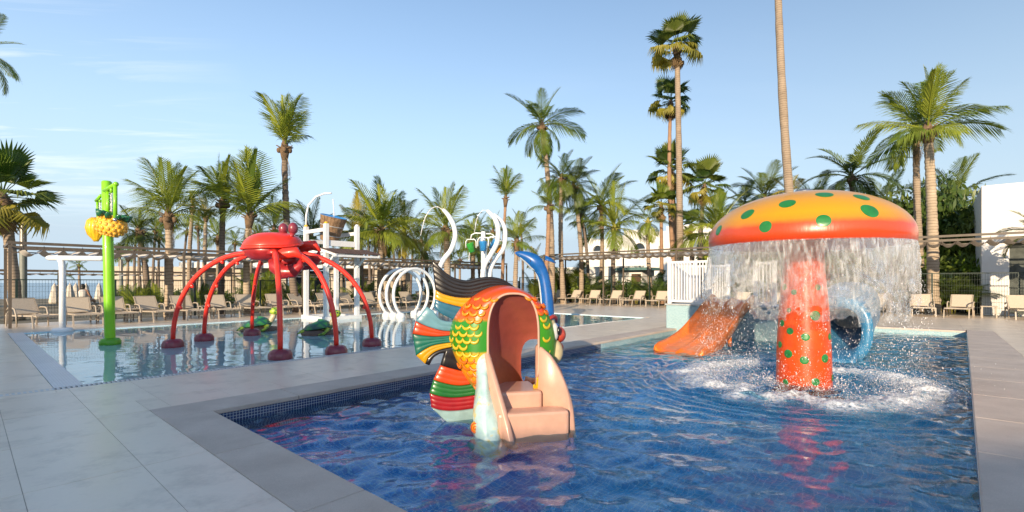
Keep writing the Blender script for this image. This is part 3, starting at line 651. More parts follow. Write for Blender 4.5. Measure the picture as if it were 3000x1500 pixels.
# steps, side walls and the aqua rock base
st = thing('steps', None, None); st.parent = fish
for (ya, yb, zt) in ((.10, -.43, .222), (-.426, -.645, .072)):
    xl = {.10: -.25, -.426: -.215, -.642: -.145}[ya]; xr_ = {.10: .27, -.426: .48, -.642: .53}[ya]
    b = MB(); b.rng(xl, xr_, yb, ya, -.34, zt); b.build('step', PINK, st, False, .03)
def wall(name, rim, thick, side):
    P = catmull(rim, 22); b = MB(); loops = []
    for i, q in enumerate(P):
        d = (P[min(i+1, len(P)-1)]-P[max(i-1, 0)]); d.z = 0; d = d.normalized() if d.length > 1e-6 else Vector((0, -1, 0)); nrm = Vector((d.y, -d.x, 0))
        a, c_ = q+nrm*thick/2, q-nrm*thick/2; tp = q+Vector((0, 0, thick*.35))
        loops.append([Vector((a.x, a.y, -.36)), a, tp+nrm*thick*.22, tp-nrm*thick*.22, c_, Vector((c_.x, c_.y, -.36))])
    b.loft(loops); return b.build(name, PINK, fish)
wall('side_wall', [(-.268, -.24, .62), (-.262, -.34, .56), (-.235, -.45, .43), (-.19, -.56, .24), (-.135, -.67, .0), (-.10, -.74, -.2), (-.09, -.77, -.3)], .058, -1)
wall('side_wall', [(.272, -.24, .64), (.30, -.33, .61), (.375, -.41, .53), (.46, -.475, .36), (.52, -.52, .17), (.538, -.55, -.03), (.54, -.565, -.3)], .06, 1)
m, t, p = new_mat('aqua_rock_paint'); o_ = objc(t); n_ = noise(t, o_, 6, 4, .6, .8)
link(t, ramp(t, n_, [(.30, (.28, .46, .47)), (.55, (.44, .60, .60)), (.64, (.62, .52, .14)), (.70, (.45, .60, .60))]), p.inputs['Base Color']); p.inputs['Roughness'].default_value = .4; p.inputs['Coat Weight'].default_value = .3
link(t, bumpn(t, noise(t, o_, 9, 3), .3, .03), p.inputs['Normal'])
b = MB(); loops = []
for i in range(13):
    f = i/12; zt = .62-1.04*f; cxx = -.31+.03*f; wx = .06+.10*f+.015*math.sin(f*14); wy = .12+.20*f; cyy = -.17-.36*f
    loops.append([Vector((cxx+wx*math.cos(a)*(1+.10*math.sin(3*a+f*5)), cyy+wy*math.sin(a)*(1+.08*math.sin(4*a+f*7)), zt)) for a in [2*math.pi*k/28 for k in range(28)]])
b.loft(loops); b.build('rock_base', m, fish)
b = MB(); loops = []
for i in range(9):
    f = i/8; zt = .12-.72*f; loops.append([Vector((.06+(.40+.1*f)*math.cos(a), .12+(.22+.08*f)*math.sin(a), zt)) for a in [2*math.pi*k/28 for k in range(28)]])
b.loft(loops); b.build('rock_base', m, fish)
sh = FL(432, 1152, -.50); b = MB(); Ms = Matrix.Rotation(R(-25), 3, 'Z')
b.ell(sh, (.055, .035, .062), 18, 10, Ms); shell = b.build('shell_ornament', paint('shell_orange', (0.544, 0.2448, 0.0136)), fish)
b = MB(); pts = []
for k in range(26):
    a = k*.5; r_ = .05*(1-k/27); pts.append(sh+Ms @ Vector((r_*math.cos(a), -.030-.012*(k/26), r_*math.sin(a)*1.1)))
b.tube(pts, .005, 5); b.build('spiral', REDO, shell)
b = MB(); b.ell(FL(520, 930, -.43), (.03, .03, .045), 14, 8); b.build('coral_knob', paint('coral', (0.476, 0.1768, 0.0884)), fish)
# face
face = thing('face', None, None); face.parent = fish
CREAM = paint('cream', (0.5032, 0.4216, 0.2448)); EYEW = paint('eye_white', (0.544, 0.544, 0.5236), .04); EYEB = paint('eye_black', (0.0068, 0.0068, 0.00816))
Mf = Matrix.Rotation(R(52), 3, 'Z')
b = MB(); b.ell((.455, -.125, .765), (.085, .06, .145), 20, 12, Mf); b.build('eye_patch', CREAM, face)
b = MB(); b.ell((.478, -.155, .775), (.055, .045, .098), 20, 12, Mf); b.build('eye', EYEW, face)
b = MB(); b.ell((.515, -.185, .79), (.024, .022, .045), 14, 8, Mf); b.build('pupil', EYEB, face)
b = MB(); b.tube([(.395, -.20, .90), (.43, -.175, .93), (.475, -.13, .94), (.52, -.07, .92), (.55, 0, .87)], [.012, .02, .024, .022, .014], 8); b.build('brow', paint('face_red', (0.4216, 0.034, 0.0204)), face)
b = MB(); b.ell((.565, -.03, .735), (.075, .11, .088), 18, 10); b.build('lip', paint('lip_red', (0.4488, 0.0578, 0.034)), face)
b = MB(); b.ell((.545, -.03, .60), (.07, .10, .06), 18, 10); b.build('lip', paint('lip_red', (0.4488, 0.0578, 0.034)), face)
b = MB(); b.ell((.49, -.10, .56), (.085, .10, .135), 18, 12, Mf); b.build('cheek', CREAM, face)
b = MB(); b.ell((.425, -.17, .47), (.05, .035, .07), 16, 10, Mf); b.build('gill', YEL, face)
b = MB(); b.tube([(.50, .02, .45), (.57, -.02, .33), (.62, -.03, .20), (.63, -.02, .08)], [.05, .045, .035, .015], 8, flat=.45); b.build('pectoral_fin', REDO, fish)
# chute on the far side
b = MB(); loops = []
for i in range(15):
    f = i/14; y = .30+1.5*f; zc = .30-.55*f+.20*f*f-.02; loops.append([Vector((.37+.10*f+.16*math.cos(a), y, zc-.21*math.sin(a)*.8)) for a in [math.pi*k/12 for k in range(13)]]+[Vector((.37+.10*f+.19*math.cos(a), y, zc-.24*math.sin(a)*.8)) for a in [math.pi*k/12 for k in range(12, -1, -1)]])
b.loft(loops); b.build('chute', ORANGE, fish)
# ------------------------------------------------------------------ crab sprayer
crabc = Vector((-4.87, 9.75, 0)); crab = thing('crab_sprayer', 'big red crab water feature on six arched legs in splash pool', 'crab', crabc)
z2 = lambda x, y: (450+x*.3727, 600+y*.3727)
CA = R(38)                                       # the crab looks to the far right
ca, sa = math.cos(CA), math.sin(CA); CM = Matrix.Rotation(CA, 3, 'Z')
def cl_(x, y, z): return Vector((ca*x-sa*y, sa*x+ca*y, z))
def shell_ring(f, n=48):                         # f 0 rim .. 1 crown
    l = []
    for k in range(n):
        a = 2*math.pi*k/n; c_, s_ = math.cos(a), math.sin(a); e = math.cos(f*math.pi/2)**.75 if f < 1 else 0
        hood = .10*max(0, c_)**2*(1-f)
        l.append(cl_((.56*c_)*e+.02, (.53*s_)*e, 2.005+hood+.31*math.sin(f*math.pi/2)**1.1+.02*c_*(1-f)))
    return l
b = MB(); b.loft([shell_ring(0)]+[shell_ring(i/10) for i in range(1, 10)]+[[p*.03+cl_(.02, 0, 2.32)*.97 for p in shell_ring(0)]]); sh_ = b.build('shell', RED, crab)
b = MB(); b.tube([p+Vector((0, 0, -.012)) for p in shell_ring(0)+shell_ring(0)[:1]], .026, 8); b.build('shell_rim', RED, sh_)
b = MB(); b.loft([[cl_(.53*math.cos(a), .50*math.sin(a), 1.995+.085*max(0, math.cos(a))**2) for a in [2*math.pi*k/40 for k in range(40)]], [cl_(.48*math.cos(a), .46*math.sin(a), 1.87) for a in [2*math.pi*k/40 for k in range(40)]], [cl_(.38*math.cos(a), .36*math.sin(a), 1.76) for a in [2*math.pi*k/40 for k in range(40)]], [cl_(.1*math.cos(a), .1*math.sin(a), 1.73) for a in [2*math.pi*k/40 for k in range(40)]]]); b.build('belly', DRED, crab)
feet = [((105, 1128), (-.56, .02)), ((360, 1076), (-.45, .35)), ((745, 1032), (-.1, .55)), ((958, 1223), (.16, -.52)), ((1410, 1185), (.42, -.36)), ((1697, 1116), (.52, -.05))]
for (zx, zy), _ in feet:
    g = G(*z2(zx, zy), -.03)-crabc; g.y += .17
    d = Vector((g.x, g.y, 0)); dn = d.normalized(); a0 = dn*.45; hz_ = 1.90
    pts = [dn*.36+Vector((0, 0, hz_))]
    for k in range(17):
        a = k/16*math.pi/2; q = a0+(d-a0)*math.sin(a)**1.0; pts.append(Vector((q.x, q.y, .08+(hz_-.08)*math.cos(a)**.92)))
    rd = [.05]+[.053-.010*abs(k/16-.1) for k in range(17)]
    b = MB(); b.tube(pts, rd, 12); leg = b.build('leg', RED, crab)
    for kk in (5, 10, 13):
        P = pts[kk]; inw = Vector((-dn.x*.6, -dn.y*.6, -.8)).normalized(); b = MB(); b.ell(P+inw*.05, (.038, .038, .06), 10, 6, (-inw).to_track_quat('Z', 'Y').to_matrix()); b.build('spray_nozzle', RED, leg)
    b = MB(); b.lathe([(.10, 0), (.13, .03), (.10, .09), (.066, .12)], 20, (a0.x*.98, a0.y*.98, hz_-.06)); b.build('socket', DRED, leg)
    b = MB(); b.lathe([(.185, -.12), (.20, -.03), (.198, .05), (.17, .105), (.12, .135), (.055, .14)], 40, (d.x, d.y, 0), fn=lambda t_, z: 1-.045*(abs(math.sin(t_*5)) < .16)); b.build('foot', MAROON, crab)
for sx, (zx, zy), r_ in ((1, (1020, 190), .115), (2, (1097, 185), .115)):
    P = D(*z2(zx, zy), 9.95 if sx == 1 else 9.7)-crabc
    b = MB(); b.ell(P, (r_*.82, r_*.82, r_*1.05), 18, 12); e = b.build('eye', MAROON, crab)
    b = MB(); b.tube([P+Vector((.0, 0, -.06)), P+Vector((-.05, .0, -.2)), P+Vector((-.12, 0, -.34))], [.06, .035, .045], 10); b.build('stalk', DRED, e)
def claw(cx_, cz, Y, s, mir):
    P = D(*z2(cx_, cz), Y)-crabc
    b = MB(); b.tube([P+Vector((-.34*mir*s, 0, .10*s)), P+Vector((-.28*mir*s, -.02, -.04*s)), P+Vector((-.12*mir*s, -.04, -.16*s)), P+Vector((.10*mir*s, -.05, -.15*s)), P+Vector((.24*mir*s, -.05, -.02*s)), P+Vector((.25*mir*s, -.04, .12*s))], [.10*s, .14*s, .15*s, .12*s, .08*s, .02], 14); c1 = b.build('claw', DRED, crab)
    b = MB(); b.tube([P+Vector((-.30*mir*s, 0, .14*s)), P+Vector((-.1*mir*s, -.01, .22*s)), P+Vector((.14*mir*s, -.02, .25*s)), P+Vector((.27*mir*s, -.03, .13*s))], [.10*s, .12*s, .11*s, .03], 12); b.build('pincer', RED, c1)
    for k in range(5): 
        b = MB(); b.ell(P+Vector(((-.10+.075*k)*mir*s, -.05, -.03*s)), (.03*s, .04*s, .04*s), 8, 6); b.build('tooth', DRED, c1)
claw(1070, 470, 9.35, .95, 1); claw(1215, 410, 10.35, 1.0, 1)
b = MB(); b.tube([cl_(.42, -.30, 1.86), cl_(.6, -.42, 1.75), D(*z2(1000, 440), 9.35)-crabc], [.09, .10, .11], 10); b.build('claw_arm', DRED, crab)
b = MB(); b.tube([cl_(.5, .25, 1.9), cl_(.75, .3, 1.98), D(*z2(1180, 350), 10.3)-crabc], [.09, .12, .12], 10); b.build('claw_arm', RED, crab)
# ------------------------------------------------------------------ turtles
m, t, p = new_mat('turtle_shell_paint'); o_ = objc(t); v_ = t.nodes.new('ShaderNodeTexVoronoi'); v_.feature = 'DISTANCE_TO_EDGE'; v_.inputs['Scale'].default_value = 6; link(t, o_, v_.inputs['Vector'])
link(t, ramp(t, v_.outputs['Distance'], [(.0, (.012, .06, .06)), (.10, (.014, .11, .07)), (.35, (.04, .24, .05))]), p.inputs['Base Color']); p.inputs['Roughness'].default_value = .35; p.inputs['Coat Weight'].default_value = .4; TSH = m
m, t, p = new_mat('turtle_skin_paint'); o_ = objc(t); v_ = t.nodes.new('ShaderNodeTexVoronoi'); v_.inputs['Scale'].default_value = 16; link(t, o_, v_.inputs['Vector'])
link(t, ramp(t, v_.outputs['Distance'], [(.25, (.02, .16, .03)), (.55, (.35, .46, .04))]), p.inputs['Base Color']); p.inputs['Roughness'].default_value = .4; TSK = m
ROCK = M('brown_rock_paint', (.13, .08, .055), .6, .3, 6, .5, 12); TCR = paint('turtle_cream', (.55, .47, .30))
def turtle(loc, rz, s, label):
    T = thing('turtle_sprayer', label, 'turtle', loc, rz, None)
    b = MB(); b.lathe([(.50*s, -.11), (.50*s, .02), (.42*s, .09), (.2*s, .12)], 26, fn=lambda a, z: 1+.12*math.sin(3*a+1)+.05*math.sin(7*a)); b.build('rock', ROCK, T)
    def dome(x, y): return .17*s+.21*s*math.sqrt(max(0, 1-(x/.36/s)**2-(y/.28/s)**2))
    b = MB(); loops = []
    for i in range(9):
        a = i/8*math.pi/2; e = math.cos(a) if i < 8 else .02; loops.append([Vector((.37*s*e*math.cos(q)-.03*s, .29*s*e*math.sin(q), (.17+.05*math.cos(q))*s+.20*s*math.sin(a))) for q in [2*math.pi*k/28 for k in range(28)]])
    b.loft(loops); sh2 = b.build('shell', TSH, T)
    b = MB(); b.tube([Vector((.385*s*math.cos(q)-.03*s, .30*s*math.sin(q), (.165+.05*math.cos(q))*s)) for q in [2*math.pi*k/28 for k in range(29)]], .03*s, 8); b.build('shell_edge', TSH, sh2)
    b = MB(); b.ell((-.02*s, 0, .16*s), (.33*s, .25*s, .08*s), 18, 8); b.build('plastron', TCR, T)
    b = MB(); b.tube([(.24*s, 0, .22*s), (.34*s, 0, .28*s), (.40*s, 0, .40*s), (.41*s, 0, .50*s)], [.09*s, .085*s, .075*s, .07*s], 12); b.build('neck', TCR, T)
    b = MB(); b.ell((.44*s, 0, .55*s), (.15*s, .11*s, .115*s), 18, 12, Matrix.Rotation(R(-12), 3, 'Y')); hd = b.build('head', TSK, T)
    for sg in (-1, 1):
        b = MB(); b.ell((.50*s, sg*.085*s, .58*s), (.025*s, .02*s, .03*s), 10, 6); b.build('eye', EYEB, hd)
        b = MB(); b.tube([(.20*s, sg*.20*s, .16*s), (.27*s, sg*.36*s, .12*s), (.20*s, sg*.50*s, .05*s), (.06*s, sg*.58*s, .02*s)], [.06*s, .085*s, .08*s, .02*s], 8, flat=.45); b.build('flipper', TSK, T)
        b = MB(); b.tube([(-.28*s, sg*.14*s, .14*s), (-.42*s, sg*.20*s, .09*s), (-.52*s, sg*.24*s, .03*s)], [.05*s, .06*s, .015*s], 8, flat=.45); b.build('flipper', TSK, T)
    return T
turtle(G(925, 980, -.02)+Vector((0, .2, 0)), R(14), .92, 'green turtle figure on brown rock facing right, between the crab legs and white tower')
turtle(G(745, 970, -.02)+Vector((0, .2, 0)), R(22), .95, 'green turtle figure on brown rock behind the thin middle leg of the crab')
# ------------------------------------------------------------------ green pole with fruit buckets
gp_ = Vector((-8.6, 10.30, 0)); T = thing('fruit_bucket_pole', 'lime green pole with pineapple and banana tipping buckets in splash pool', 'water feature', gp_)
b = MB(); b.tube([(0, 0, -.1), (-.03, 0, 1.6), (-.075, 0, 3.45), (-.075, 0, 3.475)], [.096, .095, .092, .07], 24); b.build('pole', GREENP, T, edge=50)
b = MB(); b.lathe([(.15, -.1), (.19, -.02), (.195, .05), (.16, .105), (.10, .12)], 32, fn=lambda t_, z: 1-.06*(abs(math.sin(t_*4)) < .14)); b.build('base_collar', GREEND, T)
z7 = lambda x, y: (240+x*.1863, 500+y*.1863)
def L7(x, y, dy=0): return D(*z7(x, y), gp_.y+dy)-gp_
b = MB(); b.tube([L7(350, 320, -.05), L7(445, 265, -.22), L7(535, 210, -.38)], .042, 12); b.ell(L7(535, 212, -.38), (.05, .05, .05), 12, 8); b.build('arm', GREENP, T)
for x0, dy in ((525, -.38), (410, -.10)):
    b = MB(); b.tube([L7(x0, 235 if x0 > 500 else 300, dy), L7(x0, 760, dy)], .036, 12); b.build('hanger', GREENP, T)
b = MB(); b.tube([L7(465, 260, -.25), L7(465, 350, -.25)], .03, 10); b.build('spout', GREENP, T)
b = MB(); b.tube([L7(300, 390, .1), L7(225, 475, .35)], .032, 12); b.build('arm', GREENP, T)
b = MB(); b.tube([L7(243, 470, .35), L7(250, 760, .35)], .026, 10); b.build('hanger', GREENP, T)
b = MB(); b.tube([L7(285, 455, .25), L7(285, 500, .25)], .024, 10); b.build('spout', GREENP, T)
m, t, p = new_mat('pineapple_paint'); o_ = objc(t); p.inputs['Roughness'].default_value = .4; p.inputs['Coat Weight'].default_value = .3
link(t, ramp(t, noise(t, o_, 6, 3), [(.3, (.80, .34, .01)), (.65, (.92, .55, .04))]), p.inputs['Base Color']); PINE = m
pc = L7(460, 870, -.24); b = MB(); Mp = Matrix.Rotation(R(14), 3, 'Y')
b.ell(pc, (.30, .22, .225), 30, 18, Mp); pine = b.build('pineapple_bucket', PINE, T)
kn = MB(); kn.ell((0, 0, 0), (.040, .040, .022), 8, 5); kme = kn.mesh('knob'); kme.materials.append(M('pineapple_eye', (.92, .50, .06), .4, .2, 8))
for i in range(6):
    for k in range(16):
        ph = R(-58+i*22); a = 2*math.pi*(k+.5*(i % 2))/16; nrm = Vector((math.cos(ph)*math.cos(a), math.cos(ph)*math.sin(a), math.sin(ph)))
        o = inst('knob', kme, pine, pc+Mp @ Vector((nrm.x*.30, nrm.y*.22, nrm.z*.225))); o.rotation_euler = (Mp @ nrm).to_track_quat('Z', 'Y').to_euler(); f_ = .6+.5*math.cos(ph); o.scale = (f_, f_, 1)
LFG = paint('pineapple_leaf', (.02, .14, .06))
for k in range(9):
    a = 2*math.pi*k/9; q = pc+Mp @ Vector((.24*math.cos(a), .17*math.sin(a), .17)); b = MB(); b.tube([q, q+Mp @ Vector((.04*math.cos(a), .04*math.sin(a), .07)), q+Mp @ Vector((.10*math.cos(a), .08*math.sin(a), .11))], [.06, .055, .012], 8, flat=.5); b.build('leaf', LFG, pine)
b = MB(); b.tube([L7(520, 770, -.44), L7(520, 770, -.50)], .038, 14); b.build('pivot', M('steel', (.45, .46, .47), .3, .1, 8, metal=.9), T)
bc = L7(225, 900, .35); BAN = M('banana_paint', (.88, .50, .01), .4, .25, 9, .1, 20, .3)
for k in range(6):
    a = R(-75+k*30); b = MB(); q = lambda r_, z: bc+Vector((r_*math.sin(a), -abs(r_)*.6*math.cos(a), z))
    b.tube([q(.06, .21), q(.13, .14), q(.155, 0), q(.12, -.13), q(.05, -.24), q(.03, -.30)], [.04, .062, .068, .06, .035, .018], 8); b.build('banana', BAN, T)
# ------------------------------------------------------------------ white shower beam
sp = G(183, 969, 0); T = thing('shower_beam', 'white pipe shower beam on a post at corner of splash pool', 'shower', sp)
b = MB(); b.tube([(0, 0, -.12), (0, 0, 1.72), (-.02, 0, 1.85), (-.10, 0, 1.95)], [.075, .073, .073, .05], 18); b.build('post', PIPE_WHITE, T)
b = MB(); b.tube([(-.42, 0, 1.97), (-.36, 0, 1.97), (1.08, 0, 1.95), (1.12, 0, 1.95)], [.045, .07, .07, .05], 18); b.build('beam', PIPE_WHITE, T)
b = MB(); b.lathe([(.23, -.1), (.23, .03), (.19, .075), (.08, .09)], 28); b.build('base_plate', PIPE_WHITE, T)
# ------------------------------------------------------------------ shark spout
ks = Vector((1.15, 14.75, 0)); T = thing('shark_spout', 'tall blue shark shaped spout with curved neck behind the fish slide', 'water feature', ks)
z8 = lambda x, y, dy=0: D(1450+x*.194, 720+y*.194, ks.y+dy)-ks
kk = .194/F*ks.y
path = [(775, 1290), (800, 1050), (792, 880), (775, 700), (742, 500), (690, 360), (610, 250), (520, 185), (420, 140), (340, 115), (303, 104)]
rad = [92, 93, 93, 90, 86, 92, 108, 92, 62, 34, 6]
P = [z8(*q) for q in path]; P[0].z = -.1
Pc = catmull(P, 40); Rc = [Vector((r_*kk, 0, 0)) for r_ in rad]; Rc = [max(.01, v.x) for v in catmull(Rc, 40)]
b = MB(); b.tube(Pc, Rc, 20); b.build('body', BLUEP, T)
b = MB(); b.tube([Pc[i]+Vector((-.40*Rc[i], .10*Rc[i], 0)) if i < 22 else Pc[i]+Vector((-.15*Rc[i], .05*Rc[i], -.36*Rc[i])) for i in range(2, 34)], [Rc[i]*.72 for i in range(2, 34)], 14); b.build('white_belly', paint('belly_white', (.66, .70, .72)), T)
b = MB(); q0_ = z8(760, 180); b.tube([q0_, z8(850, 215, .05), z8(920, 262, .08)], [.10, .085, .02], 10, flat=.4); b.build('fin', BLUEP, T)
b = MB(); q0_ = z8(800, 850, .05); b.tube([q0_, q0_+Vector((.1, .28, -.05)), q0_+Vector((.12, .42, -.15))], [.09, .06, .01], 10, flat=.4); b.build('fin', BLUEP, T)
b = MB(); b.ell(z8(545, 212, -.165), (.035, .03, .085), 14, 8, Matrix.Rotation(R(12), 3, 'Y')); b.build('eye', M('eye_brown', (.06, .025, .015), .2), T)
b = MB(); b.lathe([(.30, -.1), (.30, .02), (.22, .06), (.12, .07)], 28); b.build('base_plate', BLUEP, T)
# water sheet from its mouth
def stream(name, label, pts, rad, cat='water jet'):
    b = MB(); n = len(pts)*6; C_ = catmull(pts, n); b.tube([c+Vector((random.gauss(0, rad*.25), random.gauss(0, rad*.25), 0)) for c in C_], [rad*random.uniform(.5, 1.2) for _ in C_], 6)
    for _ in range(n*3):
        c = random.choice(C_); b.ell(c+Vector((random.gauss(0, rad*1.5), random.gauss(0, rad*1.5), random.gauss(0, rad*2))), (rad*.35,)*3, 5, 4)
    return tag(b.build(name, DROPS), label, cat, None, 'stuff')
# ------------------------------------------------------------------ hoops
hb = G(1133, 925, 0)
T0 = thing('hoop_sprayer', 'white upright hoop sprayer nearest the white bucket tower', 'hoop', hb, UA, 'white hoops in the splash pool')
Rh = 1.0; zc = .84; a0 = math.asin((zc-.10)/Rh); hw = Rh*math.cos(a0)
b = MB(); b.tube([Vector((hw+Rh*math.cos(a), 0, zc+Rh*math.sin(a))) for a in np.linspace(-a0-.0+0, math.pi+a0, 56)], .06, 14); b.build('hoop', PIPE_WHITE, T0)
for x in (0, 2*hw):
    b = MB(); b.lathe([(.17, -.1), (.175, .0), (.165, .08), (.12, .14), (.05, .16)], 24, (x, 0, 0), fn=lambda t_, z: 1-.04*(abs(math.sin(t_*4)) < .15)); b.build('foot', PIPE_WHITE, T0)
for k in (1, 2):
    c = copy_tree(T0); q = W(0, -.46*k); c.location = hb+q; c['label'] = ('', 'middle one of the three white upright hoop sprayers in splash pool', 'white upright hoop sprayer nearest the tail of the fish slide')[k]
# ------------------------------------------------------------------ curved white jets and bucket tree
def spipe(pxs, base, Y, r_, label, tip_r=None):
    b0 = D(base[0], HY+F*CH/Y, Y); T = thing('curved_jet_pipe', label, 'jet pipe', b0, 0)
    P = [D(x, y, Y)-b0 for x, y in pxs]+[Vector((0, 0, .35)), Vector((0, 0, -.1))]
    C_ = catmull(P, 44); b = MB(); b.tube(C_, [r_*(.62+.38*min(1, i/10)) for i in range(45)], 16); b.build('pipe', PIPE_WHITE, T)
    b = MB(); b.lathe([(r_*2.2, -.1), (r_*2.2, .03), (r_*1.2, .06)], 22); b.build('base_plate', PIPE_WHITE, T)
    return T
spipe([(1297, 614), (1303, 619), (1316, 635), (1330, 664), (1333, 696), (1321, 732), (1301, 758), (1288, 785), (1280, 820)], (1278, 0), 15.0, .075, 'lone tall white S curved jet pipe left of the bucket tree')
spipe([(1427, 617), (1433, 622), (1450, 641), (1459, 670), (1456, 710), (1438, 745), (1422, 772), (1414, 807)], (1412, 0), 14.3, .072, 'tall white S curved jet pipe touching the bucket tree post')
spipe([(1446, 628), (1452, 633), (1470, 651), (1480, 680), (1475, 726), (1454, 755), (1440, 781), (1434, 811)], (1432, 0), 14.6, .070, 'tall white S curved jet pipe nearest the blue shark spout')
bt = D(1416, HY+F*CH/15.4, 15.4); T = thing('bucket_tree', 'white post with small green, blue and orange tipping buckets between jet pipes', 'water feature', bt)
z5 = lambda x, y, dy=0: D(850+x*.3261, 540+y*.3261, 15.4+dy)-bt
b = MB(); b.tube([(0, 0, -.1), (0, 0, z5(1735, 425).z)], .072, 16); b.build('post', PIPE_WHITE, T, edge=50)
b = MB(); b.lathe([(.17, -.1), (.17, .03), (.08, .06)], 22); b.build('base_plate', PIPE_WHITE, T)
def tip_bucket(cx_, cy_, dy, col, tilt, armpts):
    b = MB(); b.tube([z5(*q, dy if i else 0) for i, q in enumerate(armpts)], .022, 8); b.build('arm', PIPE_WHITE, T)
    c = z5(cx_, cy_, dy); b = MB(); Mt = Matrix.Rotation(tilt, 3, 'Y')
    L_ = [[c+Mt @ Vector((r_*math.cos(a), r_*math.sin(a), z)) for a in [2*math.pi*k/18 for k in range(18)]] for r_, z in ((.05, -.16), (.09, -.14), (.125, .13), (.135, .15), (.115, .15), (.08, -.10))]
    b.loft(L_); b.build('bucket', col, T)
    b = MB(); w_ = .165; b.tube([c+Vector((-w_, 0, 0)), c+Vector((-w_, 0, .2)), c+Vector((-w_*.7, 0, .27)), c+Vector((w_*.7, 0, .27)), c+Vector((w_, 0, .2)), c+Vector((w_, 0, 0))], .018, 8); b.build('yoke', PIPE_WHITE, T)
tip_bucket(1625, 570, .1, paint('bucket_green', (.04, .32, .04)), R(-16), [(1735, 440), (1660, 438), (1630, 455), (1622, 490)])
tip_bucket(1734, 556, -.35, paint('bucket_blue', (.03, .22, .52)), 0, [(1735, 470), (1735, 478)])
tip_bucket(1830, 545, .15, paint('bucket_blue', (.03, .22, .52)), R(35), [(1735, 445), (1800, 442), (1828, 458), (1830, 480)])
tip_bucket(1872, 580, .45, paint('bucket_orange', (.80, .32, .02)), R(20), [(1735, 480), (1840, 478), (1868, 495), (1872, 515)])
# ------------------------------------------------------------------ white tower with the big tipping bucket
TU0, TU1, TV0, TV1 = 8.4, 9.6, 16.1, 17.6
T = thing('bucket_tower', 'white timber tower carrying a big wooden tipping bucket over splash pool', 'tower', (0, 0, 0), UA)
T.location = W(TU0, TV0); du_, dv_ = TU1-TU0, TV1-TV0
PH = 3.38; pw = .15
CAPY = paint('cap_yellow', (.80, .46, .02))
for (x, y) in ((0, 0), (du_, 0), (0, dv_), (du_, dv_)):
    hgt = PH if (x, y) != (du_, dv_) else 2.45
    b = MB(); b.rng(x-pw/2, x+pw/2, y-pw/2, y+pw/2, .06, hgt); o = b.build('post', WHITE, T, False, .01)
    if hgt > 3: b = MB(); b.lathe([(.075, 0), (.07, .04), (.035, .07), (.01, .078)], 18, (x, y, hgt)); b.build('post_cap', CAPY if x == 0 else WHITE, o)
b = MB(); e_ = .13
for a_, c_ in (((0, 0), (du_, 0)), ((0, dv_), (du_, dv_))): b.rng(a_[0]-e_, c_[0]+e_, a_[1]-e_, a_[1]+e_, -.10, .10)
for x in (0, du_): b.rng(x-e_+.004, x+e_-.004, e_+.002, dv_-e_-.002, -.10, .096)
b.build('plinth', WHITE, T, False, .01)
def rail(z, sides, h=.13, wd=.07):
    for s_ in sides:
        b = MB()
        if s_ == 'l': b.rng(-wd/2, wd/2, pw/2+.001, dv_-pw/2-.001, z-h/2, z+h/2)
        if s_ == 'r': b.rng(du_-wd/2, du_+wd/2, pw/2+.001, dv_-pw/2-.001, z-h/2, z+h/2)
        if s_ == 'f': b.rng(pw/2+.001, du_-pw/2-.001, -wd/2, wd/2, z-h/2, z+h/2)
        if s_ == 'b': b.rng(pw/2+.001, du_-pw/2-.001, dv_-wd/2, dv_+wd/2, z-h/2, z+h/2)
        b.build('rail', WHITE, T, False, .006)
rail(3.18, 'l'); rail(3.12, 'r'); rail(2.84, 'b', .14); rail(2.70, 'f', .20); rail(2.45, 'lr'); rail(2.40, 'fb')
b = MB(); b.rng(.0, du_, .0, dv_, 2.28, 2.33); b.build('platform', WHITE, T, False)
# bucket of staves
bk = thing('bucket', None, None); bk.parent = T; bk.location = (du_/2, dv_/2, 3.30); bk.rotation_euler = (R(15), R(4), 0)
WOOD = M('bucket_wood', (.27, .165, .09), .75, .35, 9, .35, 30)
r0_, r1_, hb_ = .315, .47, .46
for k in range(24):
    a = 2*math.pi*k/24; wd0, wd1 = 2*math.pi*r0_/24*.94, 2*math.pi*r1_/24*.94; b = MB(); ca2, sa2 = math.cos(a), math.sin(a)
    def pt(r_, s_, z): return (r_*ca2-s_*sa2, r_*sa2+s_*ca2, z)
    jj = random.uniform(-.006, .006)
    b.add([pt(r0_-.03, -wd0/2, -hb_), pt(r0_+jj, -wd0/2, -hb_), pt(r0_+jj, wd0/2, -hb_), pt(r0_-.03, wd0/2, -hb_), pt(r1_-.03, -wd1/2, hb_), pt(r1_+jj, -wd1/2, hb_), pt(r1_+jj, wd1/2, hb_), pt(r1_-.03, wd1/2, hb_)], [(3, 2, 1, 0), (4, 5, 6, 7), (0, 1, 5, 4), (1, 2, 6, 5), (2, 3, 7, 6), (3, 0, 4, 7)]); b.build('stave', WOOD, bk, False)
for z in (-.24, .12):
    rr_ = r0_+(r1_-r0_)*(z+hb_)/(2*hb_); b = MB(); b.tube([(rr_*math.cos(a)+.0, rr_*math.sin(a), z) for a in np.linspace(0, 2*math.pi, 41)], .016, 6); b.build('hoop', M('hoop_grey', (.42, .43, .44), .5), bk)
LIN = paint('liner_blue', (.015, .24, .62)); b = MB(); b.lathe([(r0_-.035, -hb_), (r1_-.034, hb_+.012), (r1_+.005, hb_+.012), (r1_+.005, hb_+.002)], 40); b.lathe([(.02, -.05), (r1_-.08, -.05)], 30); b.build('liner', LIN, bk)
b = MB(); b.tube([(0, dv_, PH), (0, dv_, PH+.4), (.06, dv_-.05, PH+.8), (.25, dv_-.25, PH+1.12), (.45, dv_-.5, PH+1.24), (.62, dv_-.72, PH+1.25)], .035, 10); b.build('filler_pipe', PIPE_WHITE, T)
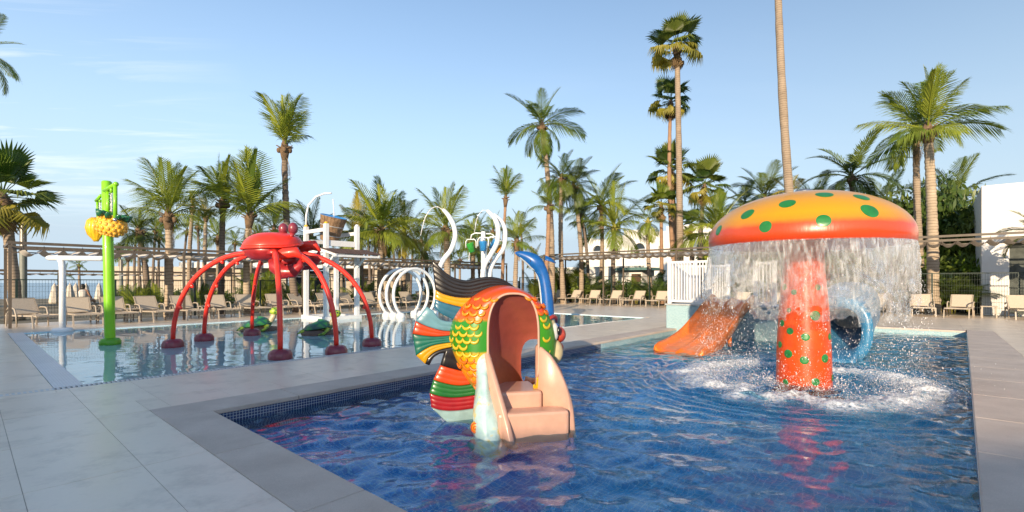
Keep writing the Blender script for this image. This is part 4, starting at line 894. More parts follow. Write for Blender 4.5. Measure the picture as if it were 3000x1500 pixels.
# shingled canopy hanging off the front
cn = thing('canopy', None, None); cn.parent = T
SHG = M('shingle_brown', (.13, .075, .06), .85, .35, 14, .4, 40)
for i in range(8):
    f = i/8; y0_ = .02-f*1.0; z0_ = 2.52-f*.22
    for k in range(9):
        wdx = 1.85/9; b = MB(); x0_ = -.22+k*wdx; b.bar((x0_+wdx/2, y0_, z0_+random.uniform(-.004, .004)), (x0_+wdx/2, y0_-.16, z0_-.034+random.uniform(-.006, .006)), wdx*.93, .022); b.build('shingle', SHG, cn, False)
for x in (-.16, du_+.30):
    b = MB(); b.bar((x, .05, 2.47), (x, -1.0, 2.24), .06, .08); b.build('rafter', WHITE, cn, False)
for x in (0, du_):
    b = MB(); b.bar((x, -.05, 1.86), (x, -.62, 2.29), .06, .07); b.build('bracket', WHITE, cn, False)
b = MB(); b.rng(-.2, du_+.36, -.98, -.92, 2.18, 2.25); b.build('fascia', WHITE, cn, False)
# ------------------------------------------------------------------ slide platform, railings and two slides
T = thing('slide_platform', 'pale blue mosaic platform with white railings carrying two slides in pool', 'platform', W(13.3, 1.3), UA)
AQP = tilemat('platform_mosaic', (.26, .44, .50), (.36, .54, .58), (.55, .64, .66), .03, 'w', .07)
b = MB(); b.rng(0, 1.7, 0, 4.5, -.62, .66); b.build('block', AQP, T, False, .01)
b = MB(); b.rng(-.03, 1.73, -.03, 4.53, .661, .70); b.build('top_slab', M('slab_stone', (.45, .47, .47), .6), T, False, .006)
def railing(x0, y0, x1, y1, zb, zt, n, slat=.032, posts=(1, 1), pe=.10):
    d = Vector((x1-x0, y1-y0, 0)); L = d.length; d.normalize()
    rl = thing('railing', None, None); rl.parent = T
    for on, q in zip(posts, ((x0, y0), (x1, y1))):
        if on: b = MB(); b.rng(q[0]-.05, q[0]+.05, q[1]-.05, q[1]+.05, .70, zt+pe); b.build('post', WHITE, rl, False, .008)
    for z in (zb, zt): b = MB(); b.bar((x0+d.x*.052, y0+d.y*.052, z), (x1-d.x*.052, y1-d.y*.052, z), .045, .06); b.build('rail', WHITE, rl, False)
    for k in range(n):
        f = (k+.5)/n; q = Vector((x0, y0, 0))+d*(.05+(L-.1)*f); b = MB(); b.bar((q.x, q.y, zb+.031), (q.x, q.y, zt-.031), slat, .025, up=(0, 1, 0)); b.build('baluster', WHITE, rl, False)
railing(.06, 4.42, .06, 3.30, .78, 1.88, 12, .055)
railing(1.62, 4.42, 1.62, 3.3, .78, 1.80, 14, .055, (1, 1), .06)
railing(.115, 4.42, 1.56, 4.42, .78, 1.88, 12, .032, (0, 0))
railing(.06, 2.15, .06, 1.72, .78, 1.80, 4, .032, (1, 1), .06)
# orange two-lane slide, runs down towards the camera side
T = thing('orange_slide', 'orange two lane wave slide running down into pool beside the mushroom', 'slide', W(13.3, 3.98), UA)
prof = catmull([(.05, 0, .86), (-.25, 0, .84), (-.8, 0, .66), (-1.5, 0, .36), (-2.2, 0, .10), (-2.9, 0, -.05), (-3.4, 0, -.10), (-3.62, 0, -.16)], 30)
b = MB(); loops = []
for q in prof:
    row = []
    for k in range(25):
        f = k/24*2-1; y = f*.50; lip = .13*max(0, abs(f)-.80)/.2; mid = .05*math.exp(-(f/.10)**2); row.append(Vector((q.x, y, q.z+lip+mid)))
    fade = 1; row2 = [Vector((r_.x, r_.y*1.05, r_.z-.09-(.18 if 0 < i < 24 else 0))) for i, r_ in enumerate(row)][::-1]
    loops.append(row+row2)
b.loft(loops); b.build('chute', ORANGE, T)
for y in (-.25, .25):
    b = MB(); b.tube([(-1.1, y, .40), (-1.1, y, -.62)], .05, 10); b.build('leg', ORANGE, T)
# blue tunnel slide
T = thing('blue_tunnel_slide', 'blue enclosed tunnel slide with dark mouth behind the mushroom stem', 'slide', W(13.3, 1.45), UA)
cen = [(.1, .72), (-.4, .70), (-.9, .60), (-1.4, .48), (-1.85, .40), (-2.0, .38)]
def mouth(r_, x, z, n=36): return [Vector((x, r_*math.copysign(abs(math.cos(a))**.8, math.cos(a)), z+r_*1.12*math.copysign(abs(math.sin(a))**.8, math.sin(a)))) for a in [2*math.pi*k/n for k in range(n)]]
C_ = catmull([(x, 0, z) for x, z in cen], 20)
b = MB(); b.loft([mouth(.54, q.x, q.z) for q in C_]+[mouth(.58, C_[-1].x-.02, C_[-1].z), mouth(.58, C_[-1].x-.07, C_[-1].z), mouth(.40, C_[-1].x-.07, C_[-1].z)]+[mouth(.40, q.x, q.z) for q in C_[::-1]], False, False); b.build('tunnel', BLUESL, T)
b = MB(); loops = []
for i in range(9):
    f = i/8; x = -1.9-.75*f; z = .0-.14*f*f; loops.append([Vector((x, y, z+.10*(abs(y)/.36)**3*(1-f))) for y in np.linspace(-.36, .36, 13)]+[Vector((x, y, z-.09)) for y in np.linspace(.36, -.36, 13)])
b.loft(loops); b.build('run_out', BLUESL, T)
# ------------------------------------------------------------------ pergolas
def pergola(label, root, rz, bays, L, y0, y1, z, group=None, post0=0, mat=BRONZE, wave=.43, sag=.17, off=.28):
    T = thing('pergola', label, 'pergola', root, rz, group)
    n = bays
    pm = MB().rng(-.035, .035, -.035, .035, 0, z-.041).mesh('post', False); pm.materials.append(mat)
    for k in range(n+1):
        for y in (y0, y1): inst('post', pm, T, (k*L, y, -.02 if k else -.02))
    X1 = n*L+.05; sg = 1 if y1 > y0 else -1
    for y in (y0, y1):
        b = MB(); b.rng(-.05, X1, y-.03, y+.03, z-.04, z+.04); b.build('beam', mat, T, False)
        yy = y+sg*(.10 if y == y0 else -.10); b = MB(); b.rng(.0, X1-.05, yy-.02, yy+.02, z-.19, z-.155); b.build('rail', mat, T, False)
    for k in range(n+1): b = MB(); b.rng(k*L-.03, k*L+.03, min(y0, y1)+.031, max(y0, y1)-.031, z-.036, z+.034); b.build('cross_beam', mat, T, False)
    cmx = int((L-.3)/wave)*wave; ya, yb = y0+sg*.15, y1-sg*.15
    def fn(f, g):
        x = f*cmx; ph = (x/wave) % 1; s_ = (1-(2*ph-1)**2); return Vector((x, ya+(yb-ya)*g, z-.14-sag*s_*(.85+.15*math.cos(g*6))))
    cv = MB(); cv.grid(fn, int(cmx/wave)*10, 5); cme = cv.mesh('canopy'); cme.materials.append(CANVAS)
    wr = MB()
    for k in range(int(cmx/wave)+1): wr.rng(k*wave-.008, k*wave+.008, min(ya, yb)-.06, max(ya, yb)+.06, z-.15, z-.135); wr.rng(k*wave-.006, k*wave+.006, ya-.006, ya+.006, z-.15, z-.05)
    wme = wr.mesh('hanger_wire', False); wme.materials.append(mat)
    for k in range(n):
        c = inst('canopy', cme, T, (k*L+off, 0, 0)); inst('hanger_wires', wme, c, (0, 0, 0))
    return T
pergola('long bronze pergola with scalloped canvas over loungers behind splash pool', W(.85, 0), UA, 5, 4.22, 19.75, 22.1, 2.44)
pergola('bronze pergola with scalloped canvas over loungers before the white hotel', W(0, 0)+W(0, 18.2)-W(0, 0), UA+math.pi/2+math.pi, 6, 4.2, 23.7, 26.0, 3.0)
pergola('low far pergola with pale scalloped canvas out on the beach side', W(-9, 36), UA, 8, 4.2, 0, 2.4, 1.95, None, 0, BRONZE, .5, .10)
# ------------------------------------------------------------------ fences of welded mesh
def fence(label, root, rz, n, L, h):
    T = thing('mesh_fence', label, 'fence', root, rz)
    pm = MB().rng(-.03, .03, -.03, .03, -.06, h+.02).mesh('post', False); pm.materials.append(FENCEG)
    wm = MB(); x = .08
    while x < L-.05: wm.rng(x-.003, x+.003, -.003, .003, .06, h); x += .075
    for k in range(8): z = .08+k*(h-.12)/7; wm.rng(.03, L-.03, .0032, .0082, z-.003, z+.003)
    wme = wm.mesh('wire_panel', False); wme.materials.append(FENCEG)
    rm = MB().rng(.031, L-.031, -.014, .014, h-.015, h+.015).mesh('top_rail', False); rm.materials.append(FENCEG)
    for k in range(n+1): inst('post', pm, T, (k*L, 0, 0))
    for k in range(n): inst('wire_panel', wme, T, (k*L, 0, 0)); inst('top_rail', rm, T, (k*L, 0, 0))
    return T
fence('dark green mesh fence behind the loungers along the sea side', W(-9, 22.6), UA, 14, 2.53, 1.40)
fence('dark green mesh fence behind the loungers along the hotel side', W(26.55, 22.6), UA-math.pi/2, 13, 2.5, 1.68)
# ------------------------------------------------------------------ loungers
LG = {}
def lounger(label, group):
    T = thing('sun_lounger', label, 'sun lounger', (0, 0, 0), 0, group); w2 = .31
    A = Vector((-.22, 0, .34)); Bk = Vector((-.56, 0, .82)); N = (Bk-A).normalized()
    b = MB(); b.bar(A+N*.03, Bk-N*.02, 2*w2-.05, .012, up=(1, 0, 0)); b.build('backrest_sling', SLING, T, False)
    b = MB()
    for s_ in (-1, 1): b.bar(A+Vector((0, s_*w2, 0)), Bk+Vector((0, s_*w2, 0)), .03, .03, up=(1, 0, 0))
    b.bar(Bk+Vector((0, -w2+.016, 0)), Bk+Vector((0, w2-.016, 0)), .03, .03); b.build('backrest_frame', TAUPE, T, False)
    b = MB(); b.grid(lambda f, g: Vector((-.20+1.38*f, (-w2+.03)+(2*w2-.06)*g, .345-.02*math.sin(math.pi*g)-.012*math.sin(math.pi*f))), 10, 6); b.build('seat_sling', SLING, T)
    b = MB()
    for s_ in (-1, 1): b.bar((-.62, s_*w2, .32), (1.2, s_*w2, .345), .032, .045)
    b.bar((1.2, -w2+.017, .345), (1.2, w2-.017, .345), .032, .04); b.bar((-.62, -w2+.017, .32), (-.62, w2-.017, .32), .03, .04); b.build('seat_frame', TAUPE, T, False)
    for s_ in (-1, 1):
        b = MB(); b.bar((1.02, s_*(w2+.034), .345), (1.10, s_*(w2+.034), 0), .035, .04); b.build('leg', TAUPE, T, False)
        b = MB(); b.bar((-.45, s_*(w2+.034), .40), (-.50, s_*(w2+.034), 0), .035, .04); b.build('leg', TAUPE, T, False)
        b = MB(); b.tube([(-.40, s_*(w2+.05), .50), (-.30, s_*(w2+.055), .555), (-.05, s_*(w2+.06), .555), (.06, s_*(w2+.055), .52), (.14, s_*(w2+.05), .34), (.17, s_*(w2+.05), 0)], [.02, .024, .024, .024, .02, .018], 6); b.build('armrest', TAUPE, T)
    b = MB(); b.bar((-.40, -w2+.02, .55), (-.62, -w2+.02, .33), .02, .02); b.bar((-.40, w2-.02, .55), (-.62, w2-.02, .33), .02, .02); b.build('strut', TAUPE, T, False)
    return T
LL = 'taupe sling sun lounger in the row between splash pool and sea side fence'
LR = 'taupe sling sun lounger in the row under the hotel side pergola'
proto = lounger(LL, 'loungers along the sea side')
first = True; DONE = []
ORD = 'first second third fourth fifth sixth seventh eighth ninth tenth eleventh twelfth thirteenth fourteenth fifteenth sixteenth seventeenth eighteenth nineteenth twentieth'.split()
for u_ in (1.29, 2.42, 3.3, 4.26, 5.28, 6.36, 7.41, 8.57, 9.56, 10.8, 11.9, 12.97, 14.2, 15.2, 16.3, 17.5, 18.7, 19.9, 21.1):
    nth = ORD[len(DONE)]; DONE.append(0)
    o = proto if first else copy_tree(proto); first = False; tag(o, nth+' taupe sun lounger from the open end of the sea side pergola')
    o.location = W(u_+.0, 20.35); o.rotation_euler = (0, 0, UA-math.pi/2+R(random.uniform(-9, 11))+R(8))
for v_ in (19.5, 18.3, 17.15, 15.7, 14.25, 12.8, 11.4, 10.0, 8.6, 7.2, 5.8, 4.4, 3.1, 1.8, .40, -.72, -2.35, -3.6):
    nth = ORD[len(DONE)-19]; DONE.append(0); o = copy_tree(proto); tag(o, nth+' taupe sun lounger on the hotel side from the fence corner behind shark', None, 'loungers along the hotel side'); o.location = W(25.25, v_); o.rotation_euler = (0, 0, UA+math.pi+R(random.uniform(-8, 8)))
def side_table(u_, v_, rz, label, group=None):
    T = thing('side_table', label, 'table', W(u_, v_), rz, group)
    b = MB(); b.rng(-.23, .23, -.23, .23, .40, .43); b.build('top', TAUPE, T, False)
    for sx in (-1, 1):
        for sy in (-1, 1): b = MB(); b.rng(sx*.19-.022, sx*.19+.022, sy*.19-.022, sy*.19+.022, 0, .399); b.build('leg', TAUPE, T, False)
for u_, v_ in ((3.78, 20.5), (6.0, 20.6), (10.2, 20.6)): side_table(u_, v_, UA, 'small square taupe side table between loungers on the sea side', 'side tables on the sea side')
side_table(25.2, -1.5, UA, 'small square taupe side table between the loungers before white villa', None); side_table(25.2, 13.5, UA, 'small square taupe side table between loungers right of the shark spout')
# ------------------------------------------------------------------ light columns
def column(px, Y, top, r_, label):
    q = D(px, HY+F*CH/Y, Y); q.z = -.02; T = thing('light_column', label, 'lamp', q); h = D(px, top, Y).z
    b = MB(); b.lathe([(r_, 0), (r_, h*.70), (r_*.99, h*.705)], 20); b.build('shaft', M('grey_green_metal', (.20, .22, .20), .5), T, edge=40)
    b = MB(); b.lathe([(r_*.92, h*.705), (r_*.92, h*.99), (r_*.95, h), (r_*.4, h+.01)], 20); b.build('lamp_head', M('brushed_steel', (.33, .31, .28), .35, .2, 20, metal=.6), T, edge=40)
column(68, 19.5, 645, .12, 'thick grey light column standing behind the pergola near the sea')
column(355, 34, 760, .11, 'slim grey light column standing behind the sea side fence')
# ------------------------------------------------------------------ buildings
GLASS = M('window_glass', (.03, .04, .05), .08, .1)
def facade(T, x0, x1, z0, z1, opens, mat, th_=.45, glass=GLASS):
    """wall in the local x-z plane, outside towards -y, with real openings (xc, width, zb, zt, arched)"""
    b = MB(); xs = x0
    for (xc, wd, zb, zt, arched) in sorted(opens):
        a, c = xc-wd/2, xc+wd/2
        if a > xs: quad(b, (xs, 0, z0), (a, 0, z0), (a, 0, z1), (xs, 0, z1))
        quad(b, (a, 0, z0), (c, 0, z0), (c, 0, zb), (a, 0, zb))
        n = 12 if arched else 1; cv = []
        for k in range(n+1):
            if arched: t_ = math.pi*(1-k/n); cv.append((xc+wd/2*math.cos(t_), zt-wd/2+wd/2*math.sin(t_)))
            else: cv.append((a if k == 0 else c, zt))
        for (xa, za), (xb, zb2) in zip(cv, cv[1:]):
            quad(b, (xa, 0, za), (xb, 0, zb2), (xb, 0, z1), (xa, 0, z1)); quad(b, (xa, 0, za), (xa, th_, za), (xb, th_, zb2), (xb, 0, zb2))
        zs = cv[0][1]
        quad(b, (a, 0, zb), (a, 0, zs), (a, th_, zs), (a, th_, zb)); quad(b, (c, 0, zb), (c, th_, zb), (c, th_, zs), (c, 0, zs)); quad(b, (a, 0, zb), (a, th_, zb), (c, th_, zb), (c, 0, zb))
        xs = c
        g = MB(); g.rng(a-.05, c+.05, th_-.02, th_+.02, zb-.02, zt+.02); wn_ = g.build('window', glass, T, False)
        fr = MB(); 
        for fx in (.0, .5, 1.0): fr.rng(a+(c-a)*fx-.04, a+(c-a)*fx+.04, th_-.10, th_-.022, zb, zs)
        fr.build('frame', WHITE, wn_, False)
        if zb > 1 and wd > 1.5:
            bl = MB(); bl.rng(a, c, .06, .10, zb+.95, zb+1.03)
            for k in range(int(wd/.22)): bl.rng(a+.1+k*.22, a+.14+k*.22, .065, .095, zb, zb+.95)
            bl.build('balustrade', WHITE, T, False)
    if xs < x1: quad(b, (xs, 0, z0), (x1, 0, z0), (x1, 0, z1), (xs, 0, z1))
    return b.build('facade', mat, T, False)
# hotel: facade runs along v, faces the pool; local x is -v
HT = thing('hotel', 'long white hotel with arched balconies and stepped parapet behind palms', 'building', (0, 0, 0), UA-math.pi/2)
hu = 76.0; HT.location = W(hu, 0); hx = lambda v: -v
def hv(px): d = (px-1500)/F; return (UC*hu-d*US*hu)/(US+d*UC)          # v at which a photo column meets the facade plane
vL = hv(1712); segs = [(1712, 1790, 0), (1790, 1828, .55), (1828, 1920, 1.35), (1920, 1952, .75), (1952, 2100, 1.5), (2100, 2420, .6)]
base_top = 8.9
for (pa, pb, ex) in segs:
    xa, xb = hx(hv(pa)), hx(hv(pb)); zt = base_top+ex; ops = []
    wdx = 2.3; n = max(0, int((xb-xa)/3.3))
    if xb-xa > 4:
        n = int((xb-xa)/3.6)
        for k in range(n):
            xc = xa+(k+.5)*(xb-xa)/n; ops.append((xc, 2.1, 6.0, 8.05, True))
        facade(HT, xa, xb, 4.2, zt, ops, STUCCO); facade(HT, xa, xb, -.1, 4.2, [(xa+(k+.5)*(xb-xa)/n, 1.7, 1.0, 3.2, False) for k in range(n)], STUCCO)
    else:
        facade(HT, xa, xb, 4.2, zt, [((xa+xb)/2, .9, 6.2, 7.3, False)], STUCCO); facade(HT, xa, xb, -.1, 4.2, [((xa+xb)/2, 1.0, 1.0, 2.8, False)], STUCCO)
    b = MB(); b.rng(xa, xb, .46, 9, -.1, zt-.35); b.rng(xa, xb, .02, .45, zt-.02, zt+.12); b.build('block', STUCCO, HT, False)
b = MB(); b.rng(hx(vL)-.3, hx(vL), .0, 9, -.1, base_top+.1); b.rng(hx(vL)-.31, hx(vL)+2, -.1, 9.1, base_top+.12, base_top+.5); b.build('end_wall', STUCCO, HT, False)
# low garden wall with terrace building behind the shark
GW = thing('garden_wall', 'long white garden wall behind the fence and the shark spout', 'wall', W(33.5, 26), UA-math.pi/2)
b = MB(); b.rng(0, 9.5, 0, .3, -.1, 2.5); b.rng(-.04, 9.54, -.04, .34, 2.5, 2.58); b.build('wall', STUCCO, GW, False)
KW = thing('garden_kiosk', 'small white garden kiosk with teal flat roof and brown door', 'kiosk', D(1838, HY+F*CH/36, 36), UA-math.pi/2)
b = MB(); b.rng(-1.2, 1.2, 0, 2, -.1, 2.2); b.build('wall', STUCCO, KW, False)
b = MB(); b.rng(-1.0, 1.9, -.6, 2.2, 2.21, 2.40); b.build('roof', M('teal_roof', (.10, .20, .20), .6), KW, False)
b = MB(); b.rng(.35, 1.1, -.03, .03, 0, 1.95); b.build('door', M('brown_door', (.10, .055, .03), .5), KW, False)
# beach bar pavilion: flat white roof on piers
BP = thing('beach_bar', 'low beach bar with flat white roof behind palms beyond the fence', 'building', D(700, HY+F*CH/48, 48), R(8))
b = MB(); b.rng(-5, 17, -1, 8, 2.75, 3.25); b.build('roof', STUCCO, BP, False)
SANDW = M('sand_render', (.52, .45, .36), .9, .08, 2)
for x in (-4.5, 0, 4.2, 9, 13.5, 16): b = MB(); b.rng(x-.35, x+.35, -.4, .3, -.1, 2.74); b.build('pier', SANDW, BP, False)
b = MB(); b.rng(-4.9, 3.4, 2, 2.3, -.1, 2.74); b.build('back_wall', SANDW, BP, False)
b = MB(); b.rng(9.5, 16.5, 4, 4.3, -.1, 2.74); b.build('back_wall', SANDW, BP, False)
b = MB(); b.rng(3.6, 9.3, 4.5, 4.55, 0, 2.6); b.build('glazing', GLASS, BP, False)
b = MB(); b.rng(-12, -5.2, 1, 6, 1.5, 2.9); b.build('side_wing', SANDW, BP, False)
b = MB(); b.rng(-11.8, -5.2, 1.2, 6, -.1, 1.49); b.build('side_wing_base', SANDW, BP, False)
# villa at the right
VU = 28.6
def vv(px): d = (px-1500)/F; return (UC*VU-d*US*VU)/(US+d*UC)
VL = thing('white_villa', 'white flat roofed villa block with glazed door at the fence', 'building', W(VU, 0), UA-math.pi/2)
xl = -vv(2876); Yc = W(VU, vv(2876)).y; zt = CH+(HY-545)/F*Yc
xd0 = -vv(2950); facade(VL, xl, xl+14, -.1, zt, [(xd0+1.3, 2.5, .0, 2.95, False)], STUCCO, .35, M('villa_glass', (.10, .11, .10), .12, .2))
b = MB(); b.rng(xl, xl+14, .36, 10, -.1, zt-.1); b.build('block', STUCCO, VL, False)
b = MB(); b.rng(xl-.001, xl+.3, 0.001, 10, -.1, zt); b.build('side_wall', STUCCO, VL, False)
b = MB(); b.rng(xd0-.12, xd0+2.75, -.25, -.01, 3.0, 3.1); b.build('door_hood', BRONZE, VL, False)
# ------------------------------------------------------------------ beach umbrellas, beach loungers, planters, person
STRAW = M('umbrella_cloth', (.66, .60, .51), .9, .2, 6)
U0 = thing('beach_umbrella', 'closed sand coloured beach umbrella out beyond the sea side fence', 'umbrella', (0, 0, 0), 0, 'closed beach umbrellas')
b = MB(); b.tube([(0, 0, -.1), (0, 0, 2.55)], .03, 8); b.build('pole', WHITE, U0)
b = MB(); b.lathe([(.02, 2.5), (.12, 2.3), (.20, 1.8), (.28, 1.25), (.24, 1.15)], 28, fn=lambda t_, z: 1+.16*math.sin(t_*8)); b.build('canopy', STRAW, U0)
for k, (px, Y) in enumerate(((160, 32), (172, 36), (205, 31), (222, 35), (252, 33), (290, 40), (325, 38), (60, 40))):
    o = U0 if k == 0 else copy_tree(U0); q = D(px, 900, Y); o.location = (q.x, q.y, -1.25)
tag(MB().rng(-9, 12, 24.0, 60, -1.2, -1.04).build('beach', M('beach_sand', (.45, .37, .27), .95, .1, 3), None, False, rot=(0, 0, UA)), None, None, None, 'structure')
B0 = copy_tree(proto); tag(B0, 'taupe lounger standing out on the beach beyond the fence', None, 'loungers on the beach'); B0.location = W(0, 27, -.075); B0.rotation_euler = (0, 0, UA+1.5)
POT = M('white_pot', (.66, .64, .60), .6, .1, 4)
def planter(px, Y, s, label):
    q = D(px, 900, Y); T = thing('planter', label, 'planter', (q.x, q.y, -.07))
    b = MB(); b.lathe([(.28*s, 0), (.40*s, .75*s), (.43*s, .78*s), (.43*s, .84*s), (.36*s, .84*s), (.34*s, .74*s), (.02, .73*s)], 26); b.build('pot', POT, T, edge=40)
    return T, (q.x, q.y, .66*s)
PL = [planter(934, 27.5, 1.15, 'tall white planter pot behind the tower, nearer the crab'), planter(1080, 28.5, 1.05, 'white planter pot between the tower and the hoops')]
# person resting on a beach lounger, seen from behind over a lounger back
q = G(243, 900, 0); PX = D(243, 862, 24.0)
T = thing('person', 'person with dark hair seated with back turned beyond the fence', 'person', (PX.x, PX.y, -.08))
SKIN = M('skin', (.36, .20, .13), .5, .1, 9); HAIR = M('dark_hair', (.015, .010, .008), .5, .2, 30); SHIRT = M('white_shirt', (.60, .58, .55), .8, .1, 10)
me = bpy.data.meshes.new('body'); joints = [(0, 0, .50, .13), (0, .02, .75, .14), (0, .03, .95, .15), (0, .02, 1.06, .06), (0, .01, 1.16, .085), (.19, .02, .98, .055), (.25, .10, .74, .045), (.20, .28, .58, .035), (-.19, .02, .98, .055), (-.25, .10, .74, .045), (-.20, .28, .58, .035), (.11, .12, .48, .085), (.13, .50, .50, .065), (.13, .58, .10, .045), (-.11, .12, .48, .085), (-.13, .50, .50, .065), (-.13, .58, .10, .045), (.13, .72, .06, .035), (-.13, .72, .06, .035)]
me.from_pydata([j[:3] for j in joints], [(0, 1), (1, 2), (2, 3), (3, 4), (2, 5), (5, 6), (6, 7), (2, 8), (8, 9), (9, 10), (0, 11), (11, 12), (12, 13), (0, 14), (14, 15), (15, 16), (13, 17), (16, 18)], [])
po = bpy.data.objects.new('body', me); COL.objects.link(po); po.parent = T; sk = po.modifiers.new('skin', 'SKIN')
for v_, j in zip(me.skin_vertices[0].data, joints): v_.radius = (j[3], j[3])
me.skin_vertices[0].data[0].use_root = True; ss = po.modifiers.new('sub', 'SUBSURF'); ss.levels = 2; ss.render_levels = 2; me.materials.append(SKIN)
b = MB(); b.ell((0, -.005, 1.20), (.098, .11, .125), 16, 12); b.ell((0, -.06, 1.12), (.085, .05, .10), 12, 8); b.build('hair', HAIR, T)
b = MB(); b.lathe([(.17, .48), (.175, .75), (.19, .95), (.10, 1.04)], 20, (0, .02, 0)); b.build('shirt', SHIRT, T)
b = MB(); b.rng(-.4, .4, -.25, .9, .28, .36)
for x in (-.35, .35):
    for y in (-.2, .8): b.rng(x-.03, x+.03, y-.03, y+.03, .0, .279)
tag(b.build('beach_bench', TAUPE, None, False, loc=(PX.x, PX.y, -.08)), 'plain taupe daybed under the seated person beyond the fence', 'daybed')
# ------------------------------------------------------------------ palms
def frond_mesh(name, bend, mat, leaf=.30, npair=40, droop=.55, wind=0.0, seed=1, width=.020, vup=.35):
    g = random.Random(seed); b = MB(); L = 1.0; pts = []; x = z = 0; N = 16
    for i in range(N+1):
        pts.append(Vector((x, 0, z))); a = -R(bend)*((i+.5)/N)**1.3; x += L/N*math.cos(a); z += L/N*math.sin(a)
    C_ = catmull(pts, 32); b.tube([C_[i] for i in range(0, 33, 2)], [.014*(1-.85*i/16) for i in range(17)], 4)
    for s in (-1, 1):
        for k in range(npair):
            f = .16+.83*(k+g.uniform(0, .6))/npair; i = min(31, int(f*32)); P = C_[i]; tdir = (C_[i+1]-C_[i]).normalized(); up = Vector((-tdir.z, 0, tdir.x))
            ln = leaf*(math.sin(math.pi*min(1, .12+f*.92))**.55)*g.uniform(.78, 1.1)
            fw = .35+.75*f; d = (Vector((0, s, 0))*(1-.25*f)+tdir*fw+up*(vup+g.uniform(-.1, .12))+Vector((0, wind, 0))).normalized()
            wv = tdir.cross(d).cross(d).normalized() if True else up; wv = d.cross(up).normalized()
            w_ = width*g.uniform(.8, 1.15); q1 = P+d*ln*.5+Vector((0, 0, -droop*ln*.16)); q2 = P+d*ln*(.95-.18*droop)+Vector((0, 0, -droop*ln*.60*g.uniform(.7, 1.3)))
            n = len(b.v); b.v += [tuple(P-wv*w_*.35), tuple(P+wv*w_*.35), tuple(q1+wv*w_*.5), tuple(q1-wv*w_*.5), tuple(q2+wv*.001), tuple(q2-wv*.001)]
            b.f += [(n, n+1, n+2, n+3), (n+3, n+2, n+4, n+5)]
    me = b.mesh(name, False); me.materials.append(mat); return me
def fan_mesh(name, mat, nseg=26, seed=1, fold=.35, droop=.25, spread=200):
    g = random.Random(seed); b = MB(); pl = .48; b.tube([(0, 0, 0), (pl*.5, 0, .012), (pl, 0, -.01)], [.012, .009, .008], 4); c = Vector((pl, 0, -.01))
    for k in range(nseg):
        a = R(-spread/2+spread*k/(nseg-1)); ln = .56*(1-.22*abs(a)/R(110))*g.uniform(.92, 1.05)
        d = Vector((math.cos(a), math.sin(a), fold*abs(math.sin(a))*.8)).normalized(); s_ = Vector((-math.sin(a), math.cos(a), 0)); w1 = .60*ln*R(spread)/nseg*.62
        q1 = c+d*ln*.62; q2 = c+d*ln*(1-.15*droop)+Vector((0, 0, -droop*ln*g.uniform(.25, .6))); rid = Vector((0, 0, .02))
        n = len(b.v); b.v += [tuple(c), tuple(q1-s_*w1), tuple(q1+rid), tuple(q1+s_*w1), tuple(q2)]
        b.f += [(n, n+1, n+2), (n, n+2, n+3), (n+1, n+4, n+2), (n+2, n+4, n+3)]
    me = b.mesh(name, False); me.materials.append(mat); return me
FR = {}
for key, mat in (('c', LEAF), ('y', LEAFY), ('d', LEAFD), ('b', LEAFB)):
    FR[key] = [frond_mesh('frond', bd, mat, lf*1.12, 62, dr*1.1, wd, 10*i+3, .0145, vu) for i, (bd, lf, dr, wd, vu) in enumerate(((28, .27, .35, .15, .5), (55, .30, .6, .25, .35), (85, .31, .85, .1, .25), (120, .30, 1.0, -.1, .15)))]
    FR[key+'w'] = [frond_mesh('frond', bd, mat, lf*1.15, 62, dr*1.1, wd, 10*i+5, .0135, vu) for i, (bd, lf, dr, wd, vu) in enumerate(((12, .30, .35, .45, .4), (24, .34, .6, .6, .3), (42, .36, .85, .5, .2), (70, .34, 1.0, .3, .1)))]
    FR[key+'r'] = [frond_mesh('frond', bd, mat, lf, 56, dr, wd, 10*i+7, .019, vu) for i, (bd, lf, dr, wd, vu) in enumerate(((40, .22, .25, .0, .45), (65, .24, .4, .0, .35), (90, .24, .6, .0, .3), (120, .22, .8, .0, .2)))]
FR['f'] = [fan_mesh('frond', LEAFF, 26, 3, .5, .15), fan_mesh('frond', LEAFF, 26, 4, .35, .45), fan_mesh('frond', LEAFF, 24, 5, .3, .8), fan_mesh('frond', LEAFY, 24, 6, .2, 1.1)]
FR['g'] = [fan_mesh('frond', LEAFB, 28, 13, .5, .15), fan_mesh('frond', LEAFB, 28, 14, .35, .35), fan_mesh('frond', LEAFF, 28, 15, .3, .6), fan_mesh('frond', LEAFY, 24, 16, .2, 1.0)]
DEADF = [frond_mesh('dead_frond', 25, DEAD, .22, 34, 1.0, .1, 77, .012, -.2), fan_mesh('dead_frond', DEAD, 20, 33, -.4, 1.3, 150)]
BOOT = M('palm_fibre', (.20, .13, .075), .95, .35, 9, .5, 30); SHAFT = M('crownshaft_yellow', (.34, .30, .06), .6, .25, 5)
